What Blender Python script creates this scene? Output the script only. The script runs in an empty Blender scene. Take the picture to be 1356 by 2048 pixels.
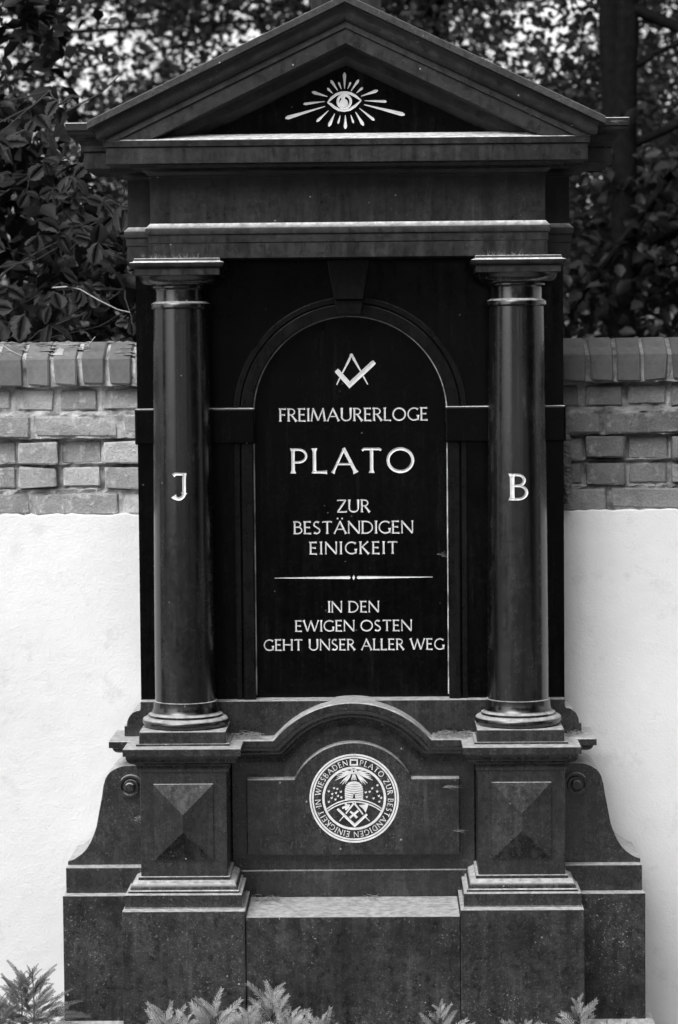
import bpy, bmesh, math, random
import numpy as np
from mathutils import Vector, Matrix
from math import radians, sin, cos, pi, sqrt, atan2

SC = bpy.context.scene
COL = SC.collection

# ------------------------------------------------------------------ camera, sky, sun, exposure
cam_d = bpy.data.cameras.new("camera")
cam = bpy.data.objects.new("camera", cam_d)
COL.objects.link(cam)
cam_d.sensor_fit = 'VERTICAL'
cam_d.sensor_height = 36.0
cam_d.sensor_width = 24.0
cam_d.lens = 90.6
cam_d.clip_start = 0.1
cam_d.clip_end = 2000.0
cam.location = (0.104, -7.364, 1.92)
YAW, PITCH, ROLL = radians(1.0496), radians(3.3105), radians(-0.5)
cam.rotation_euler = (Matrix.Rotation(YAW, 3, 'Z') @ Matrix.Rotation(pi / 2 - PITCH, 3, 'X')
                      @ Matrix.Rotation(ROLL, 3, 'Z')).to_euler()
cam_d.dof.use_dof = True
cam_d.dof.focus_distance = 7.42
cam_d.dof.aperture_fstop = 4.3
SC.camera = cam

world = bpy.data.worlds.new("World")
SC.world = world
world.use_nodes = True
wn = world.node_tree.nodes
wl = world.node_tree.links
wn.clear()
sky = wn.new('ShaderNodeTexSky')
sky.sky_type = 'NISHITA'
sky.sun_disc = False
sky.sun_elevation = radians(48)
sky.sun_rotation = radians(206.6)
sky.air_density = 1.0
sky.dust_density = 3.0
bw = wn.new('ShaderNodeRGBToBW')          # the photograph is black and white
bg = wn.new('ShaderNodeBackground')
bg.inputs[1].default_value = 0.15
wo = wn.new('ShaderNodeOutputWorld')
wl.new(sky.outputs[0], bw.inputs[0])
wl.new(bw.outputs[0], bg.inputs[0])
wl.new(bg.outputs[0], wo.inputs[0])

sun_d = bpy.data.lights.new("sun", 'SUN')
sun_d.energy = 0.8
sun_d.angle = radians(40)
sun_d.color = (1.0, 1.0, 1.0)
sun = bpy.data.objects.new("sun", sun_d)
COL.objects.link(sun)
sun.location = (-4, -8, 8.5)
sun.rotation_euler = Vector((-0.40, -0.80, 0.85)).to_track_quat('Z', 'Y').to_euler()

SC.view_settings.view_transform = 'Standard'
SC.view_settings.look = 'None'
SC.view_settings.gamma = 1.0
SC.view_settings.use_curve_mapping = False
SC.view_settings.exposure = 1.08
SC.cycles.use_denoising = True
SC.cycles.max_bounces = 8
SC.cycles.transparent_max_bounces = 4
try:
    SC.cycles.denoiser = 'OPENIMAGEDENOISE'
except Exception:
    pass

# ------------------------------------------------------------------ materials
class NT:
    def __init__(s, name):
        s.m = bpy.data.materials.new(name)
        s.m.use_nodes = True
        s.n = s.m.node_tree.nodes
        s.l = s.m.node_tree.links
        s.b = s.n['Principled BSDF']
    def node(s, t, **k):
        nd = s.n.new(t)
        for a, v in k.items():
            setattr(nd, a, v)
        return nd
    def coord(s, scale=(1, 1, 1), kind='Object'):
        tc = s.node('ShaderNodeTexCoord')
        mp = s.node('ShaderNodeMapping')
        mp.inputs['Scale'].default_value = scale
        s.l.new(tc.outputs[kind], mp.inputs[0])
        return mp.outputs[0]
    def noise(s, vec, scale, detail=4, rough=0.6):
        nd = s.node('ShaderNodeTexNoise')
        nd.inputs['Scale'].default_value = scale
        nd.inputs['Detail'].default_value = detail
        nd.inputs['Roughness'].default_value = rough
        s.l.new(vec, nd.inputs['Vector'])
        return nd.outputs['Fac']
    def ramp(s, fac, a, b, va, vb):
        r = s.node('ShaderNodeMapRange')
        r.inputs[1].default_value = a
        r.inputs[2].default_value = b
        r.inputs[3].default_value = va
        r.inputs[4].default_value = vb
        s.l.new(fac, r.inputs[0])
        return r.outputs[0]
    def math(s, op, a, b):
        m = s.node('ShaderNodeMath', operation=op)
        for i, v in enumerate((a, b)):
            if isinstance(v, (int, float)):
                m.inputs[i].default_value = v
            else:
                s.l.new(v, m.inputs[i])
        return m.outputs[0]
    def mix(s, fac, a, b):
        m = s.node('ShaderNodeMix', data_type='FLOAT')
        for i, v in ((0, fac), (2, a), (3, b)):
            if isinstance(v, (int, float)):
                m.inputs[i].default_value = v
            else:
                s.l.new(v, m.inputs[i])
        return m.outputs[0]
    def color(s, v):
        s.l.new(v, s.b.inputs['Base Color'])
    def rough(s, v):
        if isinstance(v, (int, float)):
            s.b.inputs['Roughness'].default_value = v
        else:
            s.l.new(v, s.b.inputs['Roughness'])
    def bump(s, h, strength, dist):
        b = s.node('ShaderNodeBump')
        b.inputs['Strength'].default_value = strength
        b.inputs['Distance'].default_value = dist
        s.l.new(h, b.inputs['Height'])
        s.l.new(b.outputs[0], s.b.inputs['Normal'])

def granite(name, base, rough, speck=0.06, patch=0.5, dust=0.34, spec=0.5, streak=0.0, lichen=0.0, dotty=0.7, midc=0.55, drip=0.15):
    t = NT(name)
    v = t.coord()
    fine = t.noise(v, 190, 3, 0.75)
    mid = t.noise(v, 70, 5, 0.75)
    big = t.noise(v, 5, 5, 0.6)
    p = t.ramp(big, 0.3, 0.7, 1 - patch, 1 + patch)
    mid = t.math('MULTIPLY', t.math('ADD', mid, t.noise(v, 24, 5, 0.75)), 0.5)
    c = t.math('MULTIPLY', t.ramp(mid, 0.38, 0.62, base * (1 - midc), base * (1 + midc)), p)
    s = t.ramp(fine, 0.57, 0.74, 0.0, speck)
    c = t.math('ADD', c, t.math('MULTIPLY', s, t.ramp(big, 0.35, 0.7, 0.35, 1.0)))
    if streak:
        vs = t.coord((30, 30, 1.1))
        st = t.noise(vs, 1.0, 4, 0.6)
        c = t.math('MULTIPLY', c, t.ramp(st, 0.35, 0.7, 1 - streak, 1 + streak))
    if lichen:
        li = t.noise(v, 120, 3, 0.8)
        lm = t.noise(v, 6.5, 3, 0.6)
        lf = t.math('MULTIPLY', t.ramp(li, 0.6, 0.72, 0, 1), t.ramp(lm, 0.45, 0.66, 0, 1))
        c = t.mix(t.math('MULTIPLY', lf, lichen), c, 0.34)
    vd = t.coord((38, 38, 2.6))
    dr = t.noise(vd, 1.0, 5, 0.75)
    c = t.mix(t.math('MULTIPLY', t.math('MULTIPLY', t.ramp(dr, 0.55, 0.72, 0, 1), t.ramp(big, 0.42, 0.6, 0, 1)), drip), c, 0.09)
    # scattered bird lime and seed husks
    vo = t.node('ShaderNodeTexVoronoi')
    vo.inputs['Scale'].default_value = 26
    t.l.new(v, vo.inputs['Vector'])
    dots = t.math('MULTIPLY', t.ramp(vo.outputs['Distance'], 0.085, 0.05, 0, 1), t.ramp(t.noise(v, 9, 2, 0.5), 0.56, 0.6, 0, 1))
    c = t.mix(t.math('MULTIPLY', dots, dotty), c, 0.4)
    # pale dust and lime that settles on every ledge
    g = t.node('ShaderNodeNewGeometry')
    sx = t.node('ShaderNodeSeparateXYZ')
    t.l.new(g.outputs['Normal'], sx.inputs[0])
    dn = t.noise(v, 45, 4, 0.7)
    d = t.math('MULTIPLY', t.ramp(sx.outputs[2], 0.42, 0.66, 0, 1), t.ramp(dn, 0.3, 0.6, 0.55, 1.0))
    c = t.mix(d, c, t.ramp(dn, 0.3, 0.8, dust, dust * 1.5))
    t.color(c)
    r = t.math('MULTIPLY', t.ramp(mid, 0.35, 0.65, rough * 0.7, rough * 1.3), t.ramp(dr, 0.35, 0.65, 0.75, 1.3))
    t.rough(t.mix(d, r, 0.85))
    t.b.inputs['Specular IOR Level'].default_value = spec
    t.bump(t.math('ADD', mid, t.math('MULTIPLY', fine, 0.5)), 0.12, 0.0012)
    return t.m

M = {}
M['granite_weathered'] = granite('granite_weathered', 0.014, 0.25, 0.09, 0.5, 0.34, 0.7, 0.25, 0.5, 0.8, 0.7, 0.3)
M['granite_lichen'] = granite('granite_lichen', 0.018, 0.5, 0.16, 0.65, 0.36, 0.4, 0.35, 1.0, 0.9, 0.85, 0.6)
M['granite_upper'] = granite('granite_upper', 0.0105, 0.42, 0.04, 0.5, 0.6, 0.4, 0.6, 0.15, 0.7, 0.6, 0.08)
M['granite_roof'] = granite('granite_roof', 0.036, 0.6, 0.08, 0.35, 0.10, 0.3, 0.1, 0.5, 0.9, 0.6)
M['granite_raking'] = granite('granite_raking', 0.014, 0.45, 0.05, 0.4, 0.10, 0.4, 0.2, 0.3, 0.9, 0.6)
M['granite_black'] = granite('granite_black', 0.0009, 0.22, 0.003, 0.5, 0.55, 0.13, 0.2, 0.02, 0.15, 0.55, 0.05)
M['granite_arch'] = granite('granite_arch', 0.0014, 0.3, 0.004, 0.5, 0.05, 0.25, 0.2, 0.02, 0.15, 0.55, 0.06)
M['granite_column'] = granite('granite_column', 0.0035, 0.22, 0.012, 0.5, 0.3, 0.9, 0.6, 0.05, 0.4, 0.6, 0.32)

def plain(name, v, rough=0.7, var=0.15, scale=40, bump=0.0, spec=0.3):
    t = NT(name)
    vec = t.coord()
    n = t.noise(vec, scale, 5, 0.65)
    t.color(t.ramp(n, 0.25, 0.75, v * (1 - var), v * (1 + var)))
    t.rough(rough)
    t.b.inputs['Specular IOR Level'].default_value = spec
    if bump:
        t.bump(n, 0.6, bump)
    return t.m
M['letter_paint'] = plain('letter_paint', 0.64, 0.55, 0.22, 45)

def brick_mat(name, lo, hi):
    t = NT(name)
    v = t.coord()
    oi = t.node('ShaderNodeObjectInfo')
    vv = t.node('ShaderNodeVectorMath', operation='ADD')
    t.l.new(v, vv.inputs[0])
    cx = t.node('ShaderNodeCombineXYZ')
    t.l.new(t.math('MULTIPLY', oi.outputs['Random'], 37.0), cx.inputs[0])
    t.l.new(cx.outputs[0], vv.inputs[1])
    v = vv.outputs[0]
    fine = t.noise(v, 160, 4, 0.7)
    mid = t.noise(v, 28, 5, 0.7)
    big = t.noise(v, 9, 4, 0.6)
    base = t.ramp(oi.outputs['Random'], 0, 1, lo, hi)
    c = t.math('MULTIPLY', base, t.ramp(big, 0.25, 0.75, 0.7, 1.3))
    c = t.math('MULTIPLY', c, t.ramp(fine, 0.2, 0.8, 0.75, 1.25))
    c = t.mix(t.ramp(mid, 0.54, 0.64, 0, 0.6), c, hi * 1.25)          # lime bloom
    c = t.mix(t.ramp(fine, 0.34, 0.26, 0, 0.8), c, 0.04)         # pits
    t.color(c)
    t.rough(0.9)
    t.b.inputs['Specular IOR Level'].default_value = 0.2
    t.bump(t.math('ADD', fine, t.math('MULTIPLY', mid, 2.0)), 1.0, 0.004)
    return t.m
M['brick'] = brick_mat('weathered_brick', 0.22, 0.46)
M['brick_dark'] = brick_mat('dark_brick', 0.11, 0.24)  # darker tone range for the right run of bricks

def coping_mat(name, lo, hi):
    t = NT(name)
    v = t.coord()
    oi = t.node('ShaderNodeObjectInfo')
    fine = t.noise(v, 200, 4, 0.7)
    mid = t.noise(v, 30, 5, 0.7)
    base = t.ramp(oi.outputs['Random'], 0, 1, lo, hi)
    c = t.math('MULTIPLY', base, t.ramp(mid, 0.25, 0.75, 0.7, 1.35))
    c = t.mix(t.ramp(fine, 0.66, 0.76, 0, 0.5), c, 0.4)
    t.color(c)
    t.rough(0.8)
    t.bump(t.math('ADD', fine, mid), 0.7, 0.002)
    return t.m
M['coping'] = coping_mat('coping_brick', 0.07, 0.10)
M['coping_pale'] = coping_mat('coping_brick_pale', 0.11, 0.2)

def mortar_mat(name, lo, hi):
    t = NT(name)
    v = t.coord()
    fine = t.noise(v, 130, 5, 0.8)
    mid = t.noise(v, 14, 4, 0.6)
    c = t.math('MULTIPLY', t.ramp(mid, 0.35, 0.65, lo, hi), t.ramp(fine, 0.2, 0.8, 0.6, 1.3))
    t.color(c)
    t.rough(0.95)
    t.bump(fine, 1.0, 0.004)
    return t.m
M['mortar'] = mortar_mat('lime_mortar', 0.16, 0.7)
M['mortar_dark'] = mortar_mat('lime_mortar_dark', 0.07, 0.36)  # darker mortar, used on the right side

def plaster_mat():
    t = NT('white_plaster')
    v = t.coord()
    fine = t.noise(v, 130, 4, 0.6)
    mid = t.noise(v, 22, 4, 0.6)
    big = t.noise(v, 1.6, 4, 0.6)
    c = t.ramp(big, 0.3, 0.75, 0.74, 0.62)
    sp = t.noise(v, 60, 2, 0.5)
    c = t.mix(t.ramp(sp, 0.785, 0.82, 0, 0.5), c, 0.25)
    st = t.noise(v, 9, 6, 0.75)
    c = t.mix(t.ramp(st, 0.56, 0.75, 0, 0.5), c, 0.42)
    t.color(c)
    t.rough(0.95)
    t.b.inputs['Specular IOR Level'].default_value = 0.15
    t.bump(t.math('ADD', t.math('MULTIPLY', fine, 0.6), mid), 0.75, 0.0035)
    return t.m
M['plaster'] = plaster_mat()

def leaf_mat(name, v, trans, veins=True, rough=0.45):
    t = NT(name)
    vec = t.coord()
    n = t.noise(vec, 60, 4, 0.6)
    oi = t.node('ShaderNodeObjectInfo')
    c = t.math('MULTIPLY', t.ramp(n, 0.3, 0.7, v * 0.75, v * 1.3), t.ramp(oi.outputs['Random'], 0, 1, 0.7, 1.35))
    if veins:
        sx = t.node('ShaderNodeSeparateXYZ')
        t.l.new(vec, sx.inputs[0])
        ax = t.math('ABSOLUTE', sx.outputs[0], 0.0)
        w = t.math('SINE', t.math('MULTIPLY', t.math('SUBTRACT', sx.outputs[1], t.math('MULTIPLY', ax, 1.1)), 640.0), 0.0)
        rib = t.ramp(w, 0.75, 1.0, 0, 1)
        mid = t.ramp(ax, 0.0009, 0.0004, 0, 1)
        vv = t.math('MAXIMUM', t.math('MULTIPLY', rib, 0.6), mid)
        c = t.mix(t.math('MULTIPLY', vv, 0.55), c, v * 2.6)
        t.bump(t.math('MULTIPLY', w, -1.0), 0.5, 0.001)
    t.color(c)
    t.rough(rough)
    t.b.inputs['Specular IOR Level'].default_value = 0.28
    if trans:
        tr = t.node('ShaderNodeBsdfTranslucent')
        t.l.new(c, tr.inputs[0])
        ms = t.node('ShaderNodeMixShader')
        ms.inputs[0].default_value = trans
        t.l.new(t.b.outputs[0], ms.inputs[1])
        t.l.new(tr.outputs[0], ms.inputs[2])
        t.l.new(ms.outputs[0], t.n['Material Output'].inputs[0])
    return t.m
M['leaf_near'] = leaf_mat('leaf_near', 0.015, 0.08)
M['leaf_dark'] = leaf_mat('leaf_dark', 0.012, 0.12, False)
M['leaf_mid'] = leaf_mat('leaf_mid', 0.03, 0.4, False)
M['leaf_far'] = leaf_mat('leaf_far', 0.034, 0.4, False, 0.5)
M['yew_needle'] = leaf_mat('yew_needle', 0.34, 0.15, False, 0.45)
M['yew_needle_old'] = leaf_mat('yew_needle_old', 0.10, 0.05, False, 0.45)
M['bark'] = plain('bark', 0.008, 1.0, 0.5, 25, 0.01, 0.02)
M['twig'] = plain('twig', 0.04, 0.8, 0.3, 60)
M['dry_twig'] = plain('dry_twig', 0.4, 0.8, 0.3, 60)
M['soil'] = plain('soil', 0.035, 0.95, 0.5, 8, 0.02)
M['web'] = plain('web', 0.35, 0.8, 0.2, 60)
M['litter'] = plain('litter', 0.2, 0.9, 0.6, 90)
M['moss'] = plain('moss', 0.12, 0.95, 0.7, 90, 0.006)

# ------------------------------------------------------------------ helpers
def tag(o, label=None, cat=None, group=None, kind=None):
    if label: o['label'] = label
    if cat: o['category'] = cat
    if group: o['group'] = group
    if kind: o['kind'] = kind
    return o

def thing(name, loc, label, cat, group=None):
    o = bpy.data.objects.new(name, None)
    o.empty_display_size = 0.1
    o.location = loc
    COL.objects.link(o)
    return tag(o, label, cat, group)

def put(name, me, mat=None, parent=None, bevel=0.0, loc=None, rot=None, seg=2):
    """link a mesh built in world coordinates; parents are only translated"""
    o = bpy.data.objects.new(name, me)
    COL.objects.link(o)
    if mat is not None and len(me.materials) == 0:
        me.materials.append(mat)
    if loc is not None: o.location = loc
    if rot is not None: o.rotation_euler = rot
    if parent is not None:
        o.parent = parent
        pm = Matrix.Identity(4)
        p = parent
        while p is not None:
            pm = Matrix.Translation(p.location) @ pm
            p = p.parent
        o.matrix_parent_inverse = Matrix.Identity(4)
        o.location = Vector(loc if loc is not None else (0, 0, 0)) - pm.to_translation()
    if bevel:
        b = o.modifiers.new('bevel', 'BEVEL')
        b.width = bevel
        b.segments = seg
        b.limit_method = 'ANGLE'
        b.angle_limit = radians(28)
    return o

def mesh(name, vs, fs, smooth=None):
    me = bpy.data.meshes.new(name)
    me.from_pydata([tuple(v) for v in vs], [], fs)
    me.validate()
    bm = bmesh.new()
    bm.from_mesh(me)
    bmesh.ops.recalc_face_normals(bm, faces=bm.faces)
    bm.to_mesh(me)
    bm.free()
    if smooth is not None:
        me.shade_smooth()
        me.set_sharp_from_angle(angle=radians(smooth))
    return me

class MB:
    def __init__(s): s.v = []; s.f = []
    def add(s, vs, fs):
        k = len(s.v)
        s.v += [tuple(v) for v in vs]
        s.f += [tuple(i + k for i in f) for f in fs]
    def mesh(s, name, smooth=None): return mesh(name, s.v, s.f, smooth)

def box(x0, x1, y0, y1, z0, z1):
    vs = [(x, y, z) for x in (x0, x1) for y in (y0, y1) for z in (z0, z1)]
    return vs, [(0, 1, 3, 2), (4, 6, 7, 5), (0, 4, 5, 1), (2, 3, 7, 6), (0, 2, 6, 4), (1, 5, 7, 3)]

def loft(rings, cap=True, closed=True):
    n = len(rings[0])
    vs = [p for r in rings for p in r]
    fs = []
    for i in range(len(rings) - 1):
        for j in range(n if closed else n - 1):
            a, b = i * n + j, i * n + (j + 1) % n
            fs.append((a, b, b + n, a + n))
    if cap:
        fs.append(tuple(range(n)))
        fs.append(tuple((len(rings) - 1) * n + j for j in range(n)))
    return vs, fs

def stack(x0, x1, yf, yb, prof, back=False):
    """profile of (out, z): rectangle grown by out on three (or four) sides"""
    rings = []
    for o, z in prof:
        b = yb + (o if back else 0)
        rings.append([(x0 - o, b, z), (x0 - o, yf - o, z), (x1 + o, yf - o, z), (x1 + o, b, z)])
    return loft(rings)

def lathe(cx, cy, prof, n=64):
    rings = [[(cx + r * cos(2 * pi * k / n), cy + r * sin(2 * pi * k / n), z) for k in range(n)] for r, z in prof]
    return loft(rings)

def curve_pts(p0, p1, kind, n=6):
    """quarter curves between two profile points: 'cavetto' leaves p0 vertically, 'ovolo' leaves p0 horizontally"""
    out = []
    for i in range(1, n + 1):
        t = i / n * pi / 2
        if kind == 'h':     # starts horizontal
            a, b = sin(t), 1 - cos(t)
        else:               # starts vertical
            a, b = 1 - cos(t), sin(t)
        out.append((p0[0] + (p1[0] - p0[0]) * a, p0[1] + (p1[1] - p0[1]) * b))
    return out

def cyma(p0, p1, n=5, first='h'):
    m = ((p0[0] + p1[0]) / 2, (p0[1] + p1[1]) / 2)
    a = curve_pts(p0, m, first, n)
    b = curve_pts(m, p1, 'v' if first == 'h' else 'h', n)
    return a + b

def prism(poly, y0, y1):
    """polygon in x,z pushed along y"""
    return loft([[(x, y0, z) for x, z in poly], [(x, y1, z) for x, z in poly]])

def tube(pts, r0, r1=None, n=5):
    r1 = r0 if r1 is None else r1
    rings = []
    P = [Vector(p) for p in pts]
    for i, p in enumerate(P):
        d = (P[min(i + 1, len(P) - 1)] - P[max(i - 1, 0)])
        if d.length < 1e-9: d = Vector((0, 0, 1))
        d.normalize()
        a = d.cross(Vector((0, 0, 1)) if abs(d.z) < 0.9 else Vector((1, 0, 0))).normalized()
        b = d.cross(a)
        r = r0 + (r1 - r0) * i / max(1, len(P) - 1)
        rings.append([p + a * r * cos(2 * pi * k / n) + b * r * sin(2 * pi * k / n) for k in range(n)])
    return loft(rings)

def path_sweep(path, prof, yb):
    """moulding in front of a wall along a path in x,z. prof = (y, drop, out): drop = distance below the path,
    out = how far the ends stick out sideways beyond the path ends"""
    n = len(path)
    P = [Vector((x, 0, z)) for x, z in path]
    segn = []
    for i in range(n - 1):
        d = (P[i + 1] - P[i]).normalized()
        segn.append(Vector((-d.z, 0, d.x)))
    rows = []
    for y, t, o in prof:
        row = []
        for i in range(n):
            if i == 0:
                d = (P[1] - P[0]).normalized()
                q = P[0] - segn[0] * t
                x = P[0].x - o
                q = q + d * ((x - q.x) / d.x)
            elif i == n - 1:
                d = (P[-1] - P[-2]).normalized()
                q = P[-1] - segn[-1] * t
                x = P[-1].x + o
                q = q + d * ((x - q.x) / d.x)
            else:
                m = (segn[i - 1] + segn[i])
                m = m / (m.length * m.length) * 2
                q = P[i] - m * t
            row.append((q.x, y, q.z))
        row = [(row[0][0], yb, row[0][2])] + row + [(row[-1][0], yb, row[-1][2])]
        rows.append(row)
    back_top = [(x, yb, z) for x, y, z in rows[0]]
    back_bot = [(x, yb, z) for x, y, z in rows[-1]]
    rows = [back_top] + rows + [back_bot]
    return loft(rows, cap=False, closed=False)

# ------------------------------------------------------------------ ground
GZ = -.13      # the bed lies a little below the footing
GM = MB()
GM.add([(-400, -400, GZ), (400, -400, GZ), (400, 400, GZ), (-400, 400, GZ)], [(0, 1, 2, 3)])
tag(put('ground', GM.mesh('ground'), M['soil']), kind='structure', label='dark bare soil of the cemetery bed')

def gravel():
    t = NT('reflector_gravel')
    v = t.coord()
    t.color(t.math('MULTIPLY', t.ramp(t.noise(v, 60, 3, 0.8), 0.3, 0.7, 0.13, 0.33), t.ramp(t.noise(v, 0.8, 4, 0.6), 0.3, 0.7, 0.8, 1.2)))
    t.rough(0.95)
    return t.m
GM = MB()
GM.add([(-60, -6.5, GZ + .004), (60, -6.5, GZ + .004), (60, -1.7, GZ + .004), (-60, -1.7, GZ + .004)], [(0, 1, 2, 3)])  # unseen pale strip, added to bounce light onto the lower stone faces
tag(put('path', GM.mesh('path'), gravel()), kind='structure', label='unseen pale gravel strip added to brighten reflections in the monument stone')

# ------------------------------------------------------------------ the monument
MON = thing('funerary_monument', (0, 0.2, 0), 'tall black granite temple front monument with two columns and an inscribed arched panel', 'monument')
GW, GL, GU, GB, GC = (M[k] for k in ('granite_weathered', 'granite_lichen', 'granite_upper', 'granite_black', 'granite_column'))
YB = 0.41

def bx(name, x0, x1, y0, y1, z0, z1, mat, bevel=0.0025, parent=MON):
    m = MB(); m.add(*box(x0, x1, y0, y1, z0, z1))
    return put(name, m.mesh(name), mat, parent, bevel)

m = MB()
m.add(*stack(-.8515, .8515, .08, .43, [(.03, -.16), (.026, -.012), (.012, -.004), (.003, .000)]))
put('footing', m.mesh('footing', 40), GW, MON)
for s in (-1, 1):
    a, b = sorted((s * .8505, s * .34))
    bx('rear_base_block', a, b, .08, YB + .02, -.01, .3705, GL)
for s in (-1, 1):
    a, b = sorted((s * .3075, s * .6605))
    bx('plinth_block', a, b, -.085, .30, -.16, .3585, GL)
bx('sill_block', -.3065, .3065, -.079, .30, -.16, .3395, GL)
bx('skirting_course', -.335, .335, .196, .33, .3395, .420, GW)
bx('back_slab', -.36, .36, .205, .34, .420, .905, GW)
for s in (-1, 1):
    a, b = sorted((s * .845, s * .58))
    bx('wing_plinth', a, b, .12, YB, .3705, .4465, GW)

# raised emblem panel with an arched head
cz, R = .6135, .1925
poly = [(-.314, .472), (.314, .472), (.314, .698), (.176, .698)]
a0 = atan2(.698 - cz, .173)
for i in range(25):
    a = a0 + (pi - 2 * a0) * i / 24
    poly.append((R * cos(a), cz + R * sin(a)))
poly += [(-.176, .698), (-.314, .698)]
m = MB(); m.add(*prism(poly, .162, .215))
EP = put('emblem_panel', m.mesh('emblem_panel'), GW, MON, .003)

# cornice that rises in an arch over the emblem panel
R2, cz2 = .2988, .632
path = [(-.668, .8215), (-.2325, .8215)]
b0 = atan2(.8215 - cz2, .2325)
for i in range(1, 24):
    a = pi - b0 - (pi - 2 * b0) * i / 24
    path.append((R2 * cos(a), cz2 + R2 * sin(a)))
path += [(.2325, .8215), (.668, .8215)]
prof = [(.113, 0.0, .0435), (.11, .003, .0445), (.11, .021, .0445)]
cy = cyma((.018, .021), (.062, .060), 5, 'v')
prof += [(.118, .0215, .036)] + [(.11 + o, t, .0545 - o) for o, t in cy] + [(.180, .064, -.01), (.186, .078, -.014)]
m = MB(); m.add(*path_sweep(path, prof, .34))
put('arched_cornice', m.mesh('arched_cornice', 35), GW, MON)

# flared course under the pilasters
poly = [(-.6755, .8215), (-.6755, .853), (-.668, .855)]
poly += [(-.668 + .038 * (1 - cos(t)), .855 + .045 * sin(t)) for t in [pi / 2 * k / 6 for k in range(1, 7)]]
poly += [(-.627, .905), (-.6265, .9255)]
poly = poly + [(-x, z) for x, z in reversed(poly)]
m = MB(); m.add(*prism(poly, .200, YB))
put('flared_base_course', m.mesh('flared_base_course'), GW, MON, .002)

# scroll brackets at either side
WP = [(-.56, .7420), (-.6715, .742), (-.6830, .7400), (-.6961, .7348), (-.7070, .7290), (-.7159, .7225), (-.7240, .7125), (-.7297, .7017), (-.7361, .6795), (-.7402, .6499), (-.7481, .6104),
      (-.7574, .5611), (-.7651, .5389), (-.7753, .5142), (-.7878, .4945), (-.8028, .4797), (-.8251, .4649), (-.8437, .4576), (-.8439, .4463), (-.56, .4463)]
for s in (-1, 1):
    w = [(x * -s if s == 1 else x, z) for x, z in WP]
    m = MB(); m.add(*prism(w, .160, YB))
    br = put('scroll_bracket', m.mesh('scroll_bracket', 30), GW, MON, .002)
    # volute: raised spiral of two turns with a round eye
    vx, vz = (s * .6560, .6790)
    rings = []
    N = 56
    for k in range(N + 1):
        a = (pi * .5 - s * (-1.15)) - s * (2 * pi * 1.55 * k / N)
        r = .0345 - .0200 * k / N
        w_ = .0042
        ca, sa = cos(a), sin(a)
        rings.append([(vx + (r + w_) * ca, .1605, vz + (r + w_) * sa), (vx + (r + w_ * .7) * ca, .141, vz + (r + w_ * .7) * sa),
                      (vx + (r - w_ * .7) * ca, .141, vz + (r - w_ * .7) * sa), (vx + (r - w_) * ca, .1605, vz + (r - w_) * sa)])
    m = MB(); m.add(*loft(rings))
    disc = [[(vx + r * cos(2 * pi * k / 28), y, vz + r * sin(2 * pi * k / 28)) for k in range(28)] for r, y in ((.0150, .1605), (.0145, .136), (.0120, .133))]
    m.add(*loft(disc))
    put('volute', m.mesh('volute', 35), GW, br)

# pedestals, each dado with its base mouldings, cap and hipped panel
def pedestal(cx):
    x0, x1 = cx - .125, cx + .125
    m = MB(); m.add(*box(x0, x1, 0, .25, .443, .752))
    p = put('pedestal', m.mesh('pedestal'), GW, MON, .0025)
    pr = [(.0445, .3585), (.0445, .3605), (.0435, .3610), (.0435, .3965), (.0420, .3985)]
    pr += [(.0340, .4005), (.0345, .4060), (.0300, .4090)] + curve_pts((.0290, .4090), (.0160, .4290), 'v', 5)
    pr += [(.0150, .4300), (.0075, .4335), (.0070, .4420), (.0050, .4430)]
    m = MB(); m.add(*stack(x0, x1, 0, .24, pr, False))
    put('pedestal_base', m.mesh('pedestal_base', 35), GW, p)
    pr = [(.001, .746), (.006, .7475), (.006, .752)] + cyma((.006, .752), (.0365, .7965), 6, 'v') + [(.0365, .7980), (.0445, .7985), (.0445, .8185), (.0430, .8205), (.010, .8230), (.009, .8285)]
    m = MB(); m.add(*stack(x0, x1, 0, .28, pr, False))
    put('pedestal_cap', m.mesh('pedestal_cap', 30), GW, p)
    w, za, zb = .0865, .4895, .7125
    zc1, zc2 = za + w, zb - w
    vs = [(cx - w, .002, za), (cx + w, .002, za), (cx + w, .002, zb), (cx - w, .002, zb),
          (cx - w, -.006, za), (cx + w, -.006, za), (cx + w, -.006, zb), (cx - w, -.006, zb), (cx, -.032, zc1), (cx, -.032, zc2)]
    fs = [(0, 1, 5, 4), (1, 2, 6, 5), (2, 3, 7, 6), (3, 0, 4, 7), (4, 5, 8), (6, 7, 9), (5, 6, 9, 8), (7, 4, 8, 9)]
    put('hipped_panel', mesh('hipped_panel', vs, fs), GW, p, .0012)
    return p
for s in (-1, 1):
    pedestal(s * .487)

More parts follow.
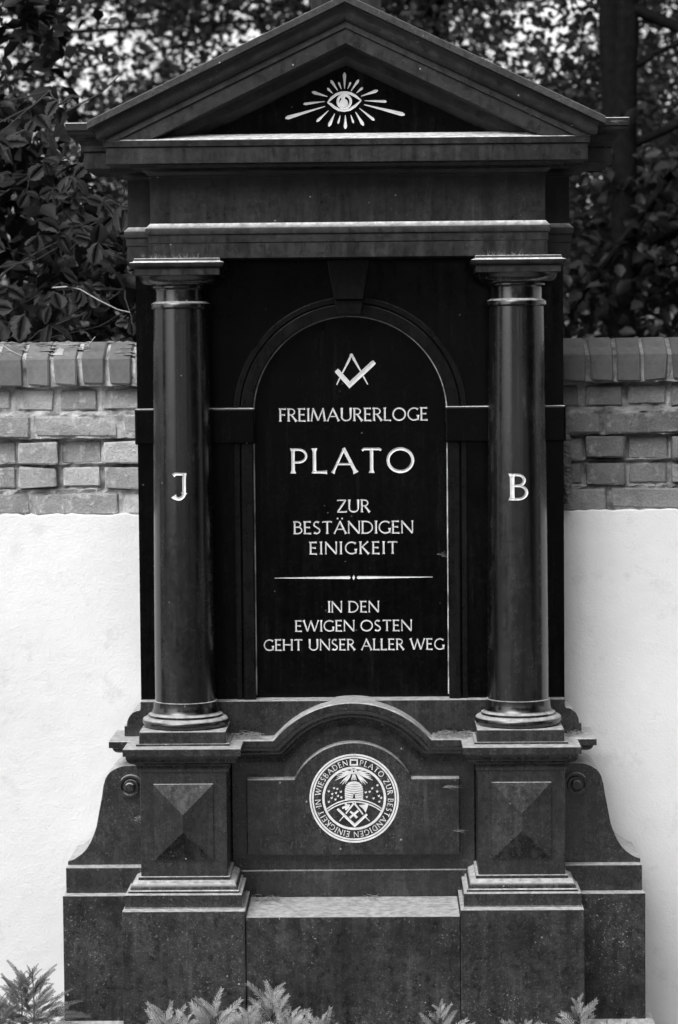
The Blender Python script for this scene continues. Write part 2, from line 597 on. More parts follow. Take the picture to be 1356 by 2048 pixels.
# columns
def arc_prof(cr, cz, r, a0, a1, n=8):
    return [(cr + r * cos(a0 + (a1 - a0) * i / n), cz + r * sin(a0 + (a1 - a0) * i / n)) for i in range(n + 1)]
COLS = {}
def column(cx):
    cy = .125
    pr = [(.0888, .938), (.0886, 1.05), (.0878, 1.25), (.0864, 1.45), (.0846, 1.65), (.0824, 1.85), (.0800, 2.02), (.0793, 2.079)]
    m = MB(); m.add(*lathe(cx, cy, pr, 96))
    c = put('column', m.mesh('column', 40), GC, MON)
    # base
    pr = [(.118, .8640)] + arc_prof(.1125, .8785, .0145, -pi / 2, pi / 2, 10) + [(.1085, .8935), (.1085, .9000), (.1060, .9010)]
    pr += curve_pts((.1055, .9010), (.0940, .9330), 'h', 7) + [(.0938, .9385), (.0885, .9400)]
    m = MB(); m.add(*lathe(cx, cy, pr, 96))
    put('column_base', m.mesh('column_base', 35), GC, c)
    m = MB(); m.add(*box(cx - .1255, cx + .1255, cy - .1255, cy + .1255, .8275, .8640))
    put('column_plinth', m.mesh('column_plinth'), GW, c, .003)
    # capital
    pr = [(.0780, 2.0785), (.0845, 2.0800), (.0868, 2.0835), (.0868, 2.0930), (.0858, 2.0950), (.0745, 2.1010), (.0738, 2.1050), (.0738, 2.1340), (.0765, 2.1375)]
    pr += [(.0800, 2.1380), (.0830, 2.1400), (.0830, 2.1440), (.0850, 2.1450)]
    pr += curve_pts((.0850, 2.1455), (.1165, 2.1690), 'h', 8) + [(.1190, 2.1745)]
    m = MB(); m.add(*lathe(cx, cy, pr, 96))
    put('capital', m.mesh('capital', 30), GC, c)
    h = .122
    pr = [(0, 2.1740), (0, 2.1940)] + curve_pts((.001, 2.1945), (.0125, 2.2065), 'h', 5) + [(.0130, 2.2100), (.002, 2.2135), (0.0, 2.2222)]
    m = MB(); m.add(*stack(cx - h, cx + h, cy - h, cy + h, pr, True))
    put('abacus', m.mesh('abacus', 30), GU, c, .0012)
    return c
COLS['J'] = column(-.4875)
COLS['B'] = column(.4855)

# back wall of the portico with its arched opening
arc_cz, ri = 1.771, .287
NA = 40
arcpts = [(ri * cos(pi - pi * i / NA), arc_cz + ri * sin(pi - pi * i / NA)) for i in range(NA + 1)]
front, inner = .240, .272
HW, ZT, ZB0 = .6285, 2.232, .9255
m = MB()
for s in (-1, 1):
    a, b = sorted((s * HW, s * ri))
    m.add(*box(a, b, front, YB, ZB0, arc_cz))
    a, b = sorted((s * HW, s * .36))
    # shoulders beside the arch
    sp = [p for p in arcpts if p[0] * s >= 0]
    sp = sp if s > 0 else list(reversed(sp))
    # sp runs from crown to spring for s>0 ; reversed for s<0
    ring = [(s * HW, arc_cz), (s * HW, ZT)] + [(0, ZT)] + sp
    m.add(*loft([[(x, front, z) for x, z in ring], [(x, YB, z) for x, z in ring]], cap=False))
    # faces: fan quads between arch and the top edge
    for y in (front, YB):
        vs = []; fs = []
        for k, (x, z) in enumerate(sp):
            u = k / (len(sp) - 1)
            if u < .5:
                ox, oz = s * HW * (u / .5), ZT
            else:
                ox, oz = s * HW, ZT + (arc_cz - ZT) * ((u - .5) / .5)
            vs += [(x, y, z), (ox, y, oz)]
        for k in range(len(sp) - 1):
            fs.append((2 * k, 2 * k + 1, 2 * k + 3, 2 * k + 2))
        m.add(vs, fs)
put('portico_back_wall', m.mesh('portico_back_wall'), GB, MON)

IP = bx('inscription_panel', -.300, .300, inner, .36, .9255, 2.08, GB, 0)

# architrave moulding round the opening
def arch_band(name, r0, r1, yf, mat):
    def pts(r):
        return [(-r, .9262)] + [(r * cos(pi - pi * i / 48), arc_cz + r * sin(pi - pi * i / 48)) for i in range(49)] + [(r, .9262)]
    A, B = pts(r0), pts(r1)
    ch = .0025
    A2, B2 = pts(r0 + ch), pts(r1 - ch)
    rings = [[(a[0], .25, a[1]), (a[0], yf + ch, a[1]), (a2[0], yf, a2[1]), (b2[0], yf, b2[1]), (b[0], yf + ch, b[1]), (b[0], .25, b[1])]
             for a, b, a2, b2 in zip(A, B, A2, B2)]
    m = MB(); m.add(*loft(rings))
    return put(name, m.mesh(name, 30), mat, MON)
arch_band('archivolt', .2872, .3215, .222, M['granite_arch'])
arch_band('archivolt_fillet', .3245, .3430, .229, M['granite_arch'])
def joint_pts(r):
    return [(-r, .934)] + [(r * cos(pi - pi * i / 48), arc_cz + r * sin(pi - pi * i / 48)) for i in range(49)] + [(r, .934)]
rj = random.Random(8)
rings = []
for (ax, az), (bx_, bz) in zip(joint_pts(.2842), joint_pts(.2869)):
    rings.append([(ax, .2718, az), (ax, .268 + rj.uniform(0, .002), az), (bx_, .267, bz), (bx_, .2718, bz)])
m = MB(); m.add(*loft(rings))
put('panel_joint', m.mesh('panel_joint'), M['mortar'], MON)
for s in (-1, 1):
    a, b = sorted((s * .2795, s * .6335))
    bx('impost', a, b, .206, .405, 1.684, 1.790, GB, .0055)
    # pilaster strips standing behind the columns
    a, b = sorted((s * .375, s * .6285))
    
# keystone
def ks(z): return .0355 + (.0625 - .0355) * (z - 2.060) / (2.215 - 2.060)
def ksblock(z0, z1, y0, y1):
    w0, w1 = ks(z0), ks(z1)
    return loft([[(-w0, y1, z0), (-w0, y0, z0), (w0, y0, z0), (w0, y1, z0)], [(-w1, y1, z1), (-w1, y0, z1), (w1, y0, z1), (w1, y1, z1)]])
m = MB()
m.add(*ksblock(2.060, 2.104, .188, .26))
m.add(*ksblock(2.1045, 2.2215, .166, .26))
put('keystone', m.mesh('keystone'), M['granite_arch'], MON, .003)

# entablature: rear body and the part carried by the columns
def stk(name, hw, yf, prof, mat, yb=YB, smooth=30):
    m = MB(); m.add(*stack(-hw, hw, yf, yb, prof))
    return put(name, m.mesh(name, smooth), mat, MON, .0012)
arch_prof = [(0, 2.222), (0, 2.2655), (.0025, 2.2665), (.0025, 2.2895), (.0075, 2.2905), (.0080, 2.3065), (.0070, 2.3090), (-.0055, 2.3225)]
stk('rear_architrave', .6490, .207, arch_prof, GU)
stk('architrave', .5710, .038, arch_prof, GU)
stk('rear_frieze', .6460, .210, [(0, 2.322), (0, 2.458)], GU)
stk('frieze', .5655, .045, [(0, 2.322), (0, 2.4525), (.004, 2.4545), (.004, 2.4585)], GU)
bed = [(.003, 2.4580)] + curve_pts((.008, 2.4580), (.036, 2.4750), 'v', 5) + [(.048, 2.4765), (.052, 2.4850), (.106, 2.4870), (.1125, 2.4840)]
gei = bed + [(.1125, 2.4945), (.1125, 2.5300), (.1180, 2.5315), (.1190, 2.5490), (.1170, 2.5515), (.0300, 2.5715)]
rear = bed + [(.1125, 2.4945), (.1125, 2.5300), (.1200, 2.5335), (.1210, 2.5500)] + cyma((.1250, 2.5515), (.1560, 2.5890), 5, 'v') + [(.1600, 2.5900), (.1600, 2.6110), (.1580, 2.6125)]
stk('rear_cornice', .6460, .205, rear, GU, YB, 25)
stk('cornice', .5655, .038, gei, GU, YB, 25)

# pediment
sl = .4766
ct = cos(math.atan(sl))
hwt = .7225
path = [(-hwt, 2.6005), (0, 2.6005 + hwt * sl), (hwt, 2.6005)]
def dz(z):  # vertical drop below the path at the apex -> perpendicular distance
    return z * ct
prof = [(-.128, 0, .0), (-.130, .002, .001), (-.130, .019, .001), (-.124, .0205, -.006), (-.02, .0206, -.07)]
m = MB(); m.add(*path_sweep(path, prof, .30))
put('roof_slab', m.mesh('roof_slab', 25), M['granite_roof'], MON)
prof = [(-.122, .0208, -.008)]
for o, t in cyma((0, .0205), (.035, dz(.0690)), 6, 'h'):
    prof.append((-.122 + o, t, -.008 - o * .68))
prof += [(-.0855, dz(.071), -.035), (-.0855, dz(.0875), -.0365), (-.0800, dz(.0885), -.041)]
prof_end = [(-.0790, dz(.0890), -.042), (-.0790, dz(.1300), -.045), (-.070, dz(.1325), -.055), (-.012, dz(.1340), -.15), (-.008, dz(.158), -.17), (.022, dz(.176), -.2), (.030, dz(.180), -.21)]
# the lower members run into the horizontal cornice; keep their ends on the slope
rows = [(y, t, min(o, (2.6005 + hwt * sl - t / ct - 2.5520) / sl - hwt)) for y, t, o in prof + prof_end]
m = MB(); m.add(*path_sweep(path, rows, .29))
put('raking_cornice', m.mesh('raking_cornice', 25), M['granite_raking'], MON)
ty = [(-.60, 2.56), (.60, 2.56), (0, 2.56 + .60 * sl)]
m = MB(); m.add(*prism(ty, .030, .30))
TY = put('tympanum', m.mesh('tympanum'), GB, MON)
rf = [(-hwt, 2.5990), (0, 2.5990 + hwt * sl), (hwt, 2.5990)]
bx('acroterion_base', -.1010, .1010, .10, .28, 2.86, 3.10, GU)

# ------------------------------------------------------------------ carved lettering and emblems
def ribbon(pts, widths, depth=.0022, floor=.25):
    """v-cut stroke as real relief: two raised lips and a low middle line. returns verts (u,v,d) and faces"""
    P = [Vector((p[0], p[1])) for p in pts]
    n = len(P)
    vs = []
    for i in range(n):
        d0 = (P[i] - P[i - 1]).normalized() if i > 0 else (P[1] - P[0]).normalized()
        d1 = (P[i + 1] - P[i]).normalized() if i < n - 1 else d0
        nrm = Vector((-d0.y - d1.y, d0.x + d1.x))
        if nrm.length < 1e-6: nrm = Vector((-d0.y, d0.x))
        nrm.normalize()
        k = 1.0 / max(.5, nrm.dot(Vector((-d0.y, d0.x))))
        w = widths[i] / 2 * k
        L, Rr = P[i] + nrm * w, P[i] - nrm * w
        vs += [(L.x, L.y, 0), (L.x, L.y, depth), (P[i].x, P[i].y, depth * floor), (Rr.x, Rr.y, depth), (Rr.x, Rr.y, 0)]
    fs = []
    for i in range(n - 1):
        for j in range(4):
            a = i * 5 + j
            fs.append((a, a + 1, a + 6, a + 5))
    fs.append((0, 1, 2, 3, 4)); e = (n - 1) * 5
    fs.append((e, e + 1, e + 2, e + 3, e + 4))
    return vs, fs

def disc2(cx, cy, r, depth, n=20, r_in=0.0):
    vs = []; fs = []
    for k in range(n):
        a = 2 * pi * k / n
        for rr, d in ((r, 0), (r, depth), (r_in, depth), (r_in, 0)):
            vs.append((cx + rr * cos(a), cy + rr * sin(a), d))
    for k in range(n):
        for j in range(3 if r_in else 2):
            a, b = k * 4 + j, ((k + 1) % n) * 4 + j
            fs.append((a, a + 1, b + 1, b))
    return vs, fs

def poly2(pts, depth):
    n = len(pts)
    vs = [(x, y, 0) for x, y in pts] + [(x, y, depth) for x, y in pts]
    fs = [(i, (i + 1) % n, n + (i + 1) % n, n + i) for i in range(n)] + [tuple(range(n, 2 * n))]
    return vs, fs

TK, TN = .135, .095      # thick and thin stroke widths
def A_(cx, cy, rx, ry, a0, a1, n=12):
    return [(cx + rx * cos(radians(a0 + (a1 - a0) * i / n)), cy + ry * sin(radians(a0 + (a1 - a0) * i / n))) for i in range(n + 1)]
# strokes: (points, width, flare_start, flare_end)
GL_ = {
 'A': (.80, [([(.04, 0), (.41, 1.0)], TN, 1, 0), ([(.38, 1.0), (.77, 0)], TK, 0, 1), ([(.17, .36), (.63, .36)], TN * .85, 0, 0)]),
 'B': (.56, [([(.08, 0), (.08, 1)], TK, 1, 1), ([(.04, .955), (.22, .955)] + A_(.24, .75, .20, .205, 90, -90, 10) + [(.08, .545)], TN, 0, 0), ([(.22, .545)] + A_(.26, .295, .25, .25, 90, -90, 12) + [(.04, .045)], TN, 0, 0)]),
 'D': (.76, [([(.08, 0), (.08, 1)], TK, 1, 1), ([(.03, .955), (.24, .955)] + A_(.26, .5, .42, .455, 90, -90, 16) + [(.03, .045)], TN * 1.05, 0, 0)]),
 'E': (.50, [([(.08, 0), (.08, 1)], TK, 1, 1), ([(.05, .955), (.45, .955)], TN, 0, 1), ([(.08, .52), (.40, .52)], TN, 0, 1), ([(.05, .045), (.47, .045)], TN, 0, 1)]),
 'F': (.46, [([(.08, 0), (.08, 1)], TK, 1, 1), ([(.05, .955), (.44, .955)], TN, 0, 1), ([(.08, .52), (.38, .52)], TN, 0, 1)]),
 'G': (.76, [(A_(.44, .5, .38, .455, 48, 318, 20), TN * 1.1, 1, 0), ([(.69, .04), (.69, .42)], TK, 0, 1)]),
 'H': (.74, [([(.08, 0), (.08, 1)], TK, 1, 1), ([(.66, 0), (.66, 1)], TK, 1, 1), ([(.08, .52), (.66, .52)], TN, 0, 0)]),
 'I': (.16, [([(.08, 0), (.08, 1)], TK, 1, 1)]),
 'J': (.55, [([(.03, .90), (.10, .965), (.52, .955)], TN, 1, 0), ([(.45, 1.0), (.43, .80), (.43, .25)] + A_(.22, .25, .21, .22, 0, -150, 12), TK * 1.0, 0, 1)]),
 'K': (.64, [([(.08, 0), (.08, 1)], TK, 1, 1), ([(.10, .48), (.54, 1.0)], TN, 0, 1), ([(.20, .56), (.60, 0)], TK, 0, 1)]),
 'L': (.48, [([(.08, 0), (.08, 1)], TK, 1, 1), ([(.05, .045), (.47, .045)], TN, 0, 1)]),
 'M': (.96, [([(.05, 0), (.17, 1)], TN, 1, 0), ([(.16, 1), (.48, .06)], TK, 0, 0), ([(.48, .06), (.80, 1)], TN, 0, 0), ([(.79, 1), (.91, 0)], TK, 0, 1)]),
 'N': (.78, [([(.07, 0), (.07, 1)], TN, 1, 0), ([(.05, .99), (.71, .02)], TK, 0, 0), ([(.71, 0), (.71, 1)], TN, 0, 1)]),
 'O': (.88, [(A_(.44, .5, .385, .455, 0, 360, 32), TK * .9, 0, 0)]),
 'P': (.54, [([(.08, 0), (.08, 1)], TK, 1, 1), ([(.03, .955), (.22, .955)] + A_(.24, .70, .25, .255, 90, -90, 12) + [(.08, .445)], TN, 0, 0)]),
 'R': (.62, [([(.08, 0), (.08, 1)], TK, 1, 1), ([(.03, .955), (.22, .955)] + A_(.24, .73, .22, .225, 90, -90, 12) + [(.08, .505)], TN, 0, 0), ([(.26, .51), (.58, 0)], TK, 0, 1)]),
 'S': (.50, [(A_(.25, .735, .17, .22, 40, 200, 10) + [(.14, .60), (.36, .42)] + A_(.24, .265, .19, .22, 20, -140, 10), TN * 1.15, 1, 1)]),
 'T': (.66, [([(.33, 0), (.33, .99)], TK, 1, 0), ([(.03, .90), (.09, .955), (.57, .955), (.63, .90)], TN, 0, 0)]),
 'U': (.74, [([(.09, 1), (.09, .32)] + A_(.37, .32, .28, .275, 180, 360, 14) + [(.65, 1)], TN * 1.15, 1, 1)]),
 'W': (1.10, [([(.04, 1), (.30, .02)], TK, 1, 0), ([(.30, .02), (.54, .96)], TN, 0, 0), ([(.53, .96), (.79, .02)], TK, 0, 0), ([(.79, .02), (1.05, 1)], TN, 0, 1)]),
 'Z': (.66, [([(.06, .89), (.08, .955), (.60, .955)], TN, 0, 0), ([(.58, .96), (.07, .04)], TK, 0, 0), ([(.05, .045), (.61, .045), (.63, .12)], TN, 0, 0)]),
}
GL_['Ä'] = (.80, GL_['A'][1] + [([(.25, 1.13), (.25, 1.14), (.25, 1.25)], .12, 0, 0), ([(.53, 1.13), (.53, 1.14), (.53, 1.25)], .12, 0, 0)])

def glyph(ch, H, bold=1.0, xs=1.0):
    """one letter: verts (u,v,d) in metres"""
    out = MB()
    w, strokes = GL_[ch]
    for k, (pts, wd, f0, f1) in enumerate(strokes):
        P = [Vector((p[0] * xs, p[1])) for p in pts]
        L = sum((P[i + 1] - P[i]).length for i in range(len(P) - 1))
        # resample the ends so that a flare has room
        if len(P) == 2:
            d = P[1] - P[0]
            q = [0, .035, .14, .5, .86, .965, 1]
            if L < .5: q = [0, .06, .25, .5, .75, .94, 1]
            P = [P[0] + d * t for t in q]
        acc = 0; ws = []
        for i, p in enumerate(P):
            if i: acc += (P[i] - P[i - 1]).length
            f = 1.0
            if f0: f = max(f, 1 + .75 * max(0, 1 - acc / .13))
            if f1: f = max(f, 1 + .75 * max(0, 1 - (L - acc) / .13))
            ws.append(wd * f * H * bold)
        v, f = ribbon([(p.x * H, p.y * H) for p in P], ws, min(.0042, H * .085) + k * .00006, .12)
        out.add(v, f)
    return w * H * xs, out

def text_line(s, x0, x1, z0, H, parent, yplane, mat=None):
    nat = sum(.32 if c == ' ' else GL_[c][0] for c in s) * H
    xs = max(.95, min(1.28, ((x1 - x0) - (len(s) - 1) * .075 * H) / nat))
    nat = 0
    gs = []
    for ch in s:
        if ch == ' ':
            gs.append((H * .32, None))
        else:
            gs.append(glyph(ch, H, 1.0, xs))
        nat += gs[-1][0]
    tr = ((x1 - x0) - nat) / (len(s) - 1)
    x = x0
    for (w, g), ch in zip(gs, s):
        if g:
            o = Vector((x, 0, z0))
            me = mesh('letter', [(x + u, yplane - d, z0 + v) for u, v, d in g.v], g.f)
            put('letter', me, M['letter_paint'], parent)
        x += w + tr

YP = inner - .0003
for s, a, b, z1, z0 in (('FREIMAURERLOGE', -.2112, .2300, 1.7870, 1.7479), ('PLATO', -.1783, .1891, 1.6680, 1.5938), ('ZUR', -.0434, .0571, 1.5152, 1.4770),
                        ('BESTÄNDIGEN', -.1718, .1848, 1.4517, 1.4135), ('EINIGKEIT', -.1250, .1381, 1.3903, 1.3526),
                        ('IN DEN', -.0713, .0815, 1.2130, 1.1787), ('EWIGEN OSTEN', -.1701, .1787, 1.1563, 1.1225), ('GEHT UNSER ALLER WEG', -.2642, .2740, 1.1000, 1.0660)):
    text_line(s, a, b, z0, z1 - z0, IP, YP)

def plane_put(name, mb, x0, z0, yplane, parent, sc=1.0):
    me = mesh(name, [(x0 + u * sc, yplane - d, z0 + v * sc) for u, v, d in mb.v], mb.f)
    return put(name, me, M['letter_paint'], parent)

# dividing rule: two long wedges and a small lozenge
for s in (-1, 1):
    m = MB(); m.add(*ribbon([(s * .009, 0), (s * .012, 0), (s * .235, 0)], [.001, .0085, .0016], .0016))
    plane_put('dividing_rule', m, .006, 1.283, YP, IP)
m = MB(); m.add(*ribbon([(0, -.0075), (0, 0), (0, .0075)], [.0005, .009, .0005], .0018))
plane_put('lozenge', m, .006, 1.283, YP, IP)

# square and compasses: drawn on an 8.475x enlargement, centre (700,1530)
K = 1 / 5721.
def sq(p): return ((p[0] - 706) * K, (1530 - p[1]) * K)
for nm, pts, ws, dp in (
    ('compass_leg', [(690, 1305), (660, 1370), (548, 1585)], [38, 40, 24], .0016), ('compass_leg', [(503, 1668), (450, 1782)], [24, 20], .0016),
    ('compass_leg', [(722, 1305), (755, 1370), (862, 1560)], [38, 40, 24], .0016), ('compass_leg', [(898, 1635), (976, 1780)], [24, 20], .0016),
    ('set_square', [(446, 1535), (466, 1556), (670, 1785), (1060, 1428), (1095, 1400)], [74, 84, 84, 86, 70], .0026)):
    m = MB(); m.add(*ribbon([sq(p) for p in pts], [w * K for w in ws], dp))
    plane_put(nm, m, .0052, 1.8995, YP, IP)
m = MB(); m.add(*disc2(*sq((706, 1287)), 31 * K, .0026, 20))
plane_put('compass_hinge', m, .0052, 1.8995, YP, IP)

# eye in its glory of rays: drawn on a 4.52x enlargement, centre (684,375)
K = 1 / 3151.
def ey(p): return ((p[0] - 684) * K, (375 - p[1]) * K)
YT = .0297
ex, ez = -.0050, 2.6632
rays = [(684, 262, 684, 118, 36), (655, 265, 630, 203, 22), (622, 277, 560, 185, 32), (577, 303, 528, 255, 26), (530, 330, 390, 288, 34), (505, 373, 313, 395, 28),
        (508, 417, 150, 520, 40), (537, 455, 430, 553, 30), (593, 482, 538, 597, 36), (643, 498, 622, 573, 24), (688, 498, 688, 620, 36), (737, 495, 762, 570, 24),
        (780, 470, 852, 592, 36), (815, 437, 950, 547, 30), (858, 405, 1222, 500, 42), (862, 370, 1060, 380, 28), (830, 330, 982, 280, 34), (788, 303, 848, 252, 26),
        (742, 282, 812, 183, 30), (711, 265, 740, 203, 22)]
for x0, y0, x1, y1, w in rays:
    p, q = Vector(ey((x0, y0))), Vector(ey((x1, y1)))
    L = (q - p).length
    t = max(0, 1 - w * .6 * K / L)
    m = MB(); m.add(*ribbon([p, p + (q - p) * t, q], [w * .18 * K, w * .86 * K, w * .3 * K], .0022))
    plane_put('ray', m, ex, ez, YT, TY)
up = [(530, 384), (565, 345), (610, 312), (650, 299), (690, 296), (735, 304), (780, 328), (832, 368)]
lo = [(530, 384), (560, 400), (590, 426), (630, 448), (680, 456), (730, 446), (775, 418), (832, 368)]
for pts in (up, lo):
    m = MB(); m.add(*ribbon([ey(p) for p in pts], [10 * K] + [24 * K] * 6 + [10 * K], .0022))
    plane_put('eyelid', m, ex, ez, YT, TY)
m = MB(); c_ = ey((680, 376)); m.add(*ribbon([(c_[0] + 58 * K * cos(2 * pi * k / 24), c_[1] + 58 * K * sin(2 * pi * k / 24)) for k in range(25)], [24 * K] * 25, .0024))
plane_put('iris', m, ex, ez, YT, TY)
m = MB(); m.add(*disc2(*ey((676, 390)), 38 * K, .0020, 20)); m.add(*ribbon([ey(p) for p in ((676, 372), (668, 345), (690, 318))], [40 * K, 30 * K, 12 * K], .0018))
plane_put('pupil', m, ex, ez, YT, TY)

# initials on the shafts follow the round surface
def initial(ch, cx, ccx, z0, H, wid):
    w, g = glyph(ch, H, .95)
    k = wid / w
    r = .0868
    vs = []
    for u, v, d in g.v:
        x = cx + u * k
        y = .125 - sqrt(max(0, (r + d + .0002) ** 2 - (x - ccx) ** 2))
        vs.append((x, y, z0 + v))
    put('letter', mesh('letter', vs, g.f), M['letter_paint'], COLS[ch])
initial('J', -.5105, -.4875, 1.5310, .0765, .0430)
initial('B', .4590, .4855, 1.5215, .0765, .0540)

# round lodge seal: drawn on a 6.164x enlargement, centre (656,660)
K = 1 / 4222.
def md(p): return ((p[0] - 656) * K, (660 - p[1]) * K)
mx, mz, YM = .0035, .6400, .1618
def sealput(name, mb): return plane_put(name, mb, mx, mz, YM, EP)
for r0, r1 in ((556, 534), (524, 504), (397, 368)):
    m = MB(); m.add(*disc2(0, 0, r0 * K, .0014, 72, r1 * K)); sealput('seal_ring', m)
def ring_text(s, a0, a1, rb, H):
    gs = [(H * .26, None) if c == ' ' else glyph(c, H, 1.12, 1.12) for c in s]
    rm = rb + H * .45
    tot = sum(w for w, g in gs)
    k = radians(a1 - a0) * rm
    tr = (k - tot) / (len(s) - 1)
    pos = 0
    for w, g in gs:
        if g:
            am = radians(a0) + (pos + w / 2) / rm
            m = MB()
            vs = []
            for u, v, d in g.v:
                du = u - w / 2
                rr = rb + v
                x = rr * sin(am) + du * cos(am)
                z = rr * cos(am) - du * sin(am)
                vs.append((x, z, d))
            m.add(vs, g.f)
            sealput('letter', m)
        pos += w + tr
ring_text('PLATO ZUR BESTÄNDIGEN EINIGKEIT IN WIESBADEN', 9.5, 350.0, 418 * K, 70 * K)
m = MB(); m.add(*ribbon([md(p) for p in ((605, 178), (697, 178), (697, 240), (612, 240), (612, 171))], [18 * K] * 5, .0010)); sealput('lodge_rectangle', m)
# radiant eye
m = MB(); m.add(*disc2(*md((653, 322)), 40 * K, .0014, 24, 30 * K)); m.add(*disc2(*md((653, 322)), 26 * K, .0014, 20, 12 * K)); sealput('eye', m)
for tx, ty_, w in ((418, 434, 20), (438, 400, 18), (440, 372, 14), (482, 474, 20), (508, 488, 16), (545, 476, 20), (470, 340, 18), (530, 312, 20)):
    for s in (0, 1):
        x = tx if not s else 2 * 653 - tx
        ox = 630 if not s else 676
        m = MB(); m.add(*ribbon([md((ox, 330)), md(((ox + x) / 2, (330 + ty_) / 2)), md((x, ty_))], [8 * K, w * 1.1 * K, 5 * K], .0010)); sealput('beam', m)
for x in (624, 642, 664, 684):
    m = MB(); m.add(*ribbon([md((x * .4 + 653 * .6, 366)), md((x, 434))], [12 * K, 8 * K], .0010)); sealput('beam', m)
# hive of straw rings
for i in range(10):
    y = 455 + i * 22
    hw = [72, 92, 104, 110, 114, 114, 114, 114, 114, 112][i]
    pts = []
    for k in range(9):
        u = -1 + 2 * k / 8
        pts.append(md((654 + hw * u, y + 20 * u * u + (0 if i else 4) - 4)))
    if i >= 7:
        for sg in (-1, 1):
            pp = [md((654 + sg * (18 + (hw - 18) * k / 4), y + 16 * (k / 4) ** 2)) for k in range(5)]
            m = MB(); m.add(*ribbon(pp, [15 * K] * 5, .0010)); sealput('hive_ring', m)
    else:
        m = MB(); m.add(*ribbon(pts, [16 * K] * 9, .0010)); sealput('hive_ring', m)
m = MB(); m.add(*ribbon([md(p) for p in ((636, 650), (638, 612), (654, 596), (671, 612), (673, 650))], [9 * K] * 5, .0014)); sealput('hive_door', m)
# hill
for dy, rr in ((0, 544), (28, 540)):
    pts = []
    for k in range(17):
        a = radians(90 + 38.5 - 77 * k / 16)
        pts.append(md((655 + rr * cos(a) * 1.0, 672 + dy + 544 - rr * sin(a))))
    m = MB(); m.add(*ribbon(pts, [14 * K] * 17, .0012)); sealput('hill_line', m)
bees = [(340, 568), (405, 530), (447, 540), (383, 603), (430, 590), (490, 576), (376, 653), (456, 628), (495, 646), (422, 672), (340, 702),
        (945, 498), (880, 535), (800, 585), (848, 577), (942, 575), (962, 630), (990, 655), (812, 643), (896, 660), (968, 702)]
for x, y in bees:
    m = MB(); m.add(*poly2([md(p) for p in ((x - 15, y - 10), (x - 3, y - 2), (x + 6, y - 15), (x + 15, y - 3), (x + 6, y + 14), (x - 8, y + 12))], .0012)); sealput('bee', m)
for pts, ws, dp in (([(446, 790), (455, 798), (660, 1000), (800, 872), (812, 860)], [28, 30, 34, 30, 24], .0016),
                    ([(640, 735), (550, 850)], [22, 16], .0011), ([(522, 885), (468, 946)], [12, 9], .0011),
                    ([(668, 735), (765, 862)], [22, 16], .0011), ([(792, 892), (846, 946)], [12, 9], .0011),
                    ([(598, 905), (625, 880), (705, 815)], [30, 26, 26], .0012), ([(604, 825), (640, 850), (690, 905)], [24, 26, 30], .0013),
                    ([(545, 720), (575, 770), (545, 805)], [20, 40, 18], .0012), ([(505, 782), (600, 742)], [26, 30], .0013)):
    m = MB(); m.add(*ribbon([md(p) for p in pts], [w * K for w in ws], dp)); sealput('mason_tool', m)
m = MB(); m.add(*poly2([md(p) for p in ((715, 748), (836, 730), (797, 842), (770, 795))], .0014)); sealput('trowel', m)
m = MB(); m.add(*disc2(*md((655, 716)), 22 * K, .0016, 16, 10 * K)); sealput('compass_hinge', m)

# ------------------------------------------------------------------ garden wall: bricks above white plaster
WALL = thing('garden_wall', (0, .57, 0), 'brick topped garden wall with white plaster face running behind the monument', 'wall')
WX0, WX1 = -2.7, 2.7
rnd = random.Random(7)

def jbrick(w, h, d, seed, prof=None, jit=.0024):
    """a brick with its own worn edges; origin at the front face centre; y runs into the wall"""
    r = random.Random(seed)
    bm = bmesh.new()
    if prof is None:
        bmesh.ops.create_cube(bm, size=1)
        for v in bm.verts:
            v.co = Vector((v.co.x * w, (v.co.y + .5) * d, v.co.z * h))
    else:
        vs0 = [bm.verts.new((-w / 2, y, z)) for y, z in prof]
        vs1 = [bm.verts.new((w / 2, y, z)) for y, z in prof]
        n = len(prof)
        bm.faces.new(list(reversed(vs0))); bm.faces.new(vs1)
        for i in range(n):
            bm.faces.new((vs0[i], vs0[(i + 1) % n], vs1[(i + 1) % n], vs1[i]))
    bmesh.ops.recalc_face_normals(bm, faces=bm.faces)
    bmesh.ops.bevel(bm, geom=list(bm.edges), offset=.0042, segments=1, affect='EDGES', profile=.5)
    for v in bm.verts:
        v.co += Vector((r.uniform(-1, 1), r.uniform(-.8, .8), r.uniform(-1, 1))) * jit
    for cxs in (-1, 1):          # chipped corners and spalled edges
        for czs in (-1, 1):
            if r.random() < .45:
                k = r.uniform(.3, 1.0)
                zs = [v.co.z for v in bm.verts]; zm = (max(zs) + min(zs)) / 2; zh = (max(zs) - min(zs)) / 2
                for v in bm.verts:
                    if v.co.y < .012 and v.co.x * cxs > w * .42 and (v.co.z - zm) * czs > zh * .75:
                        v.co += Vector((-cxs * .006 * k, .004 * k, -czs * .006 * k))
    if prof is None:     # slight twist, swelling
        a, b = r.uniform(-.012, .012), r.uniform(-.015, .015)
        for v in bm.verts:
            v.co.z += v.co.x * a
            v.co.y += v.co.x * b
    me = bpy.data.meshes.new('brick')
    bm.to_mesh(me); bm.free()
    return me
HEAD = [jbrick(.118, .067, .2, 10 + i) for i in range(6)]
STRE = [jbrick(.250, .064, .11, 30 + i) for i in range(5)]
HEAD2 = [jbrick(.119, .069, .2, 60 + i) for i in range(6)]
CPR = [(.0, 1.8580), (.0, 1.9420), (.10, 1.9900), (.245, 1.9900), (.345, 1.9420), (.345, 1.8580)]
COPE = [jbrick(.0700, 0, 0, 80 + i, CPR, .0011) for i in range(5)]
def both(ms, a, b):
    for me in ms: me.materials.append(a)
    cp = [me.copy() for me in ms]
    for me in cp: me.materials[0] = b
    return {0: ms, 1: cp}
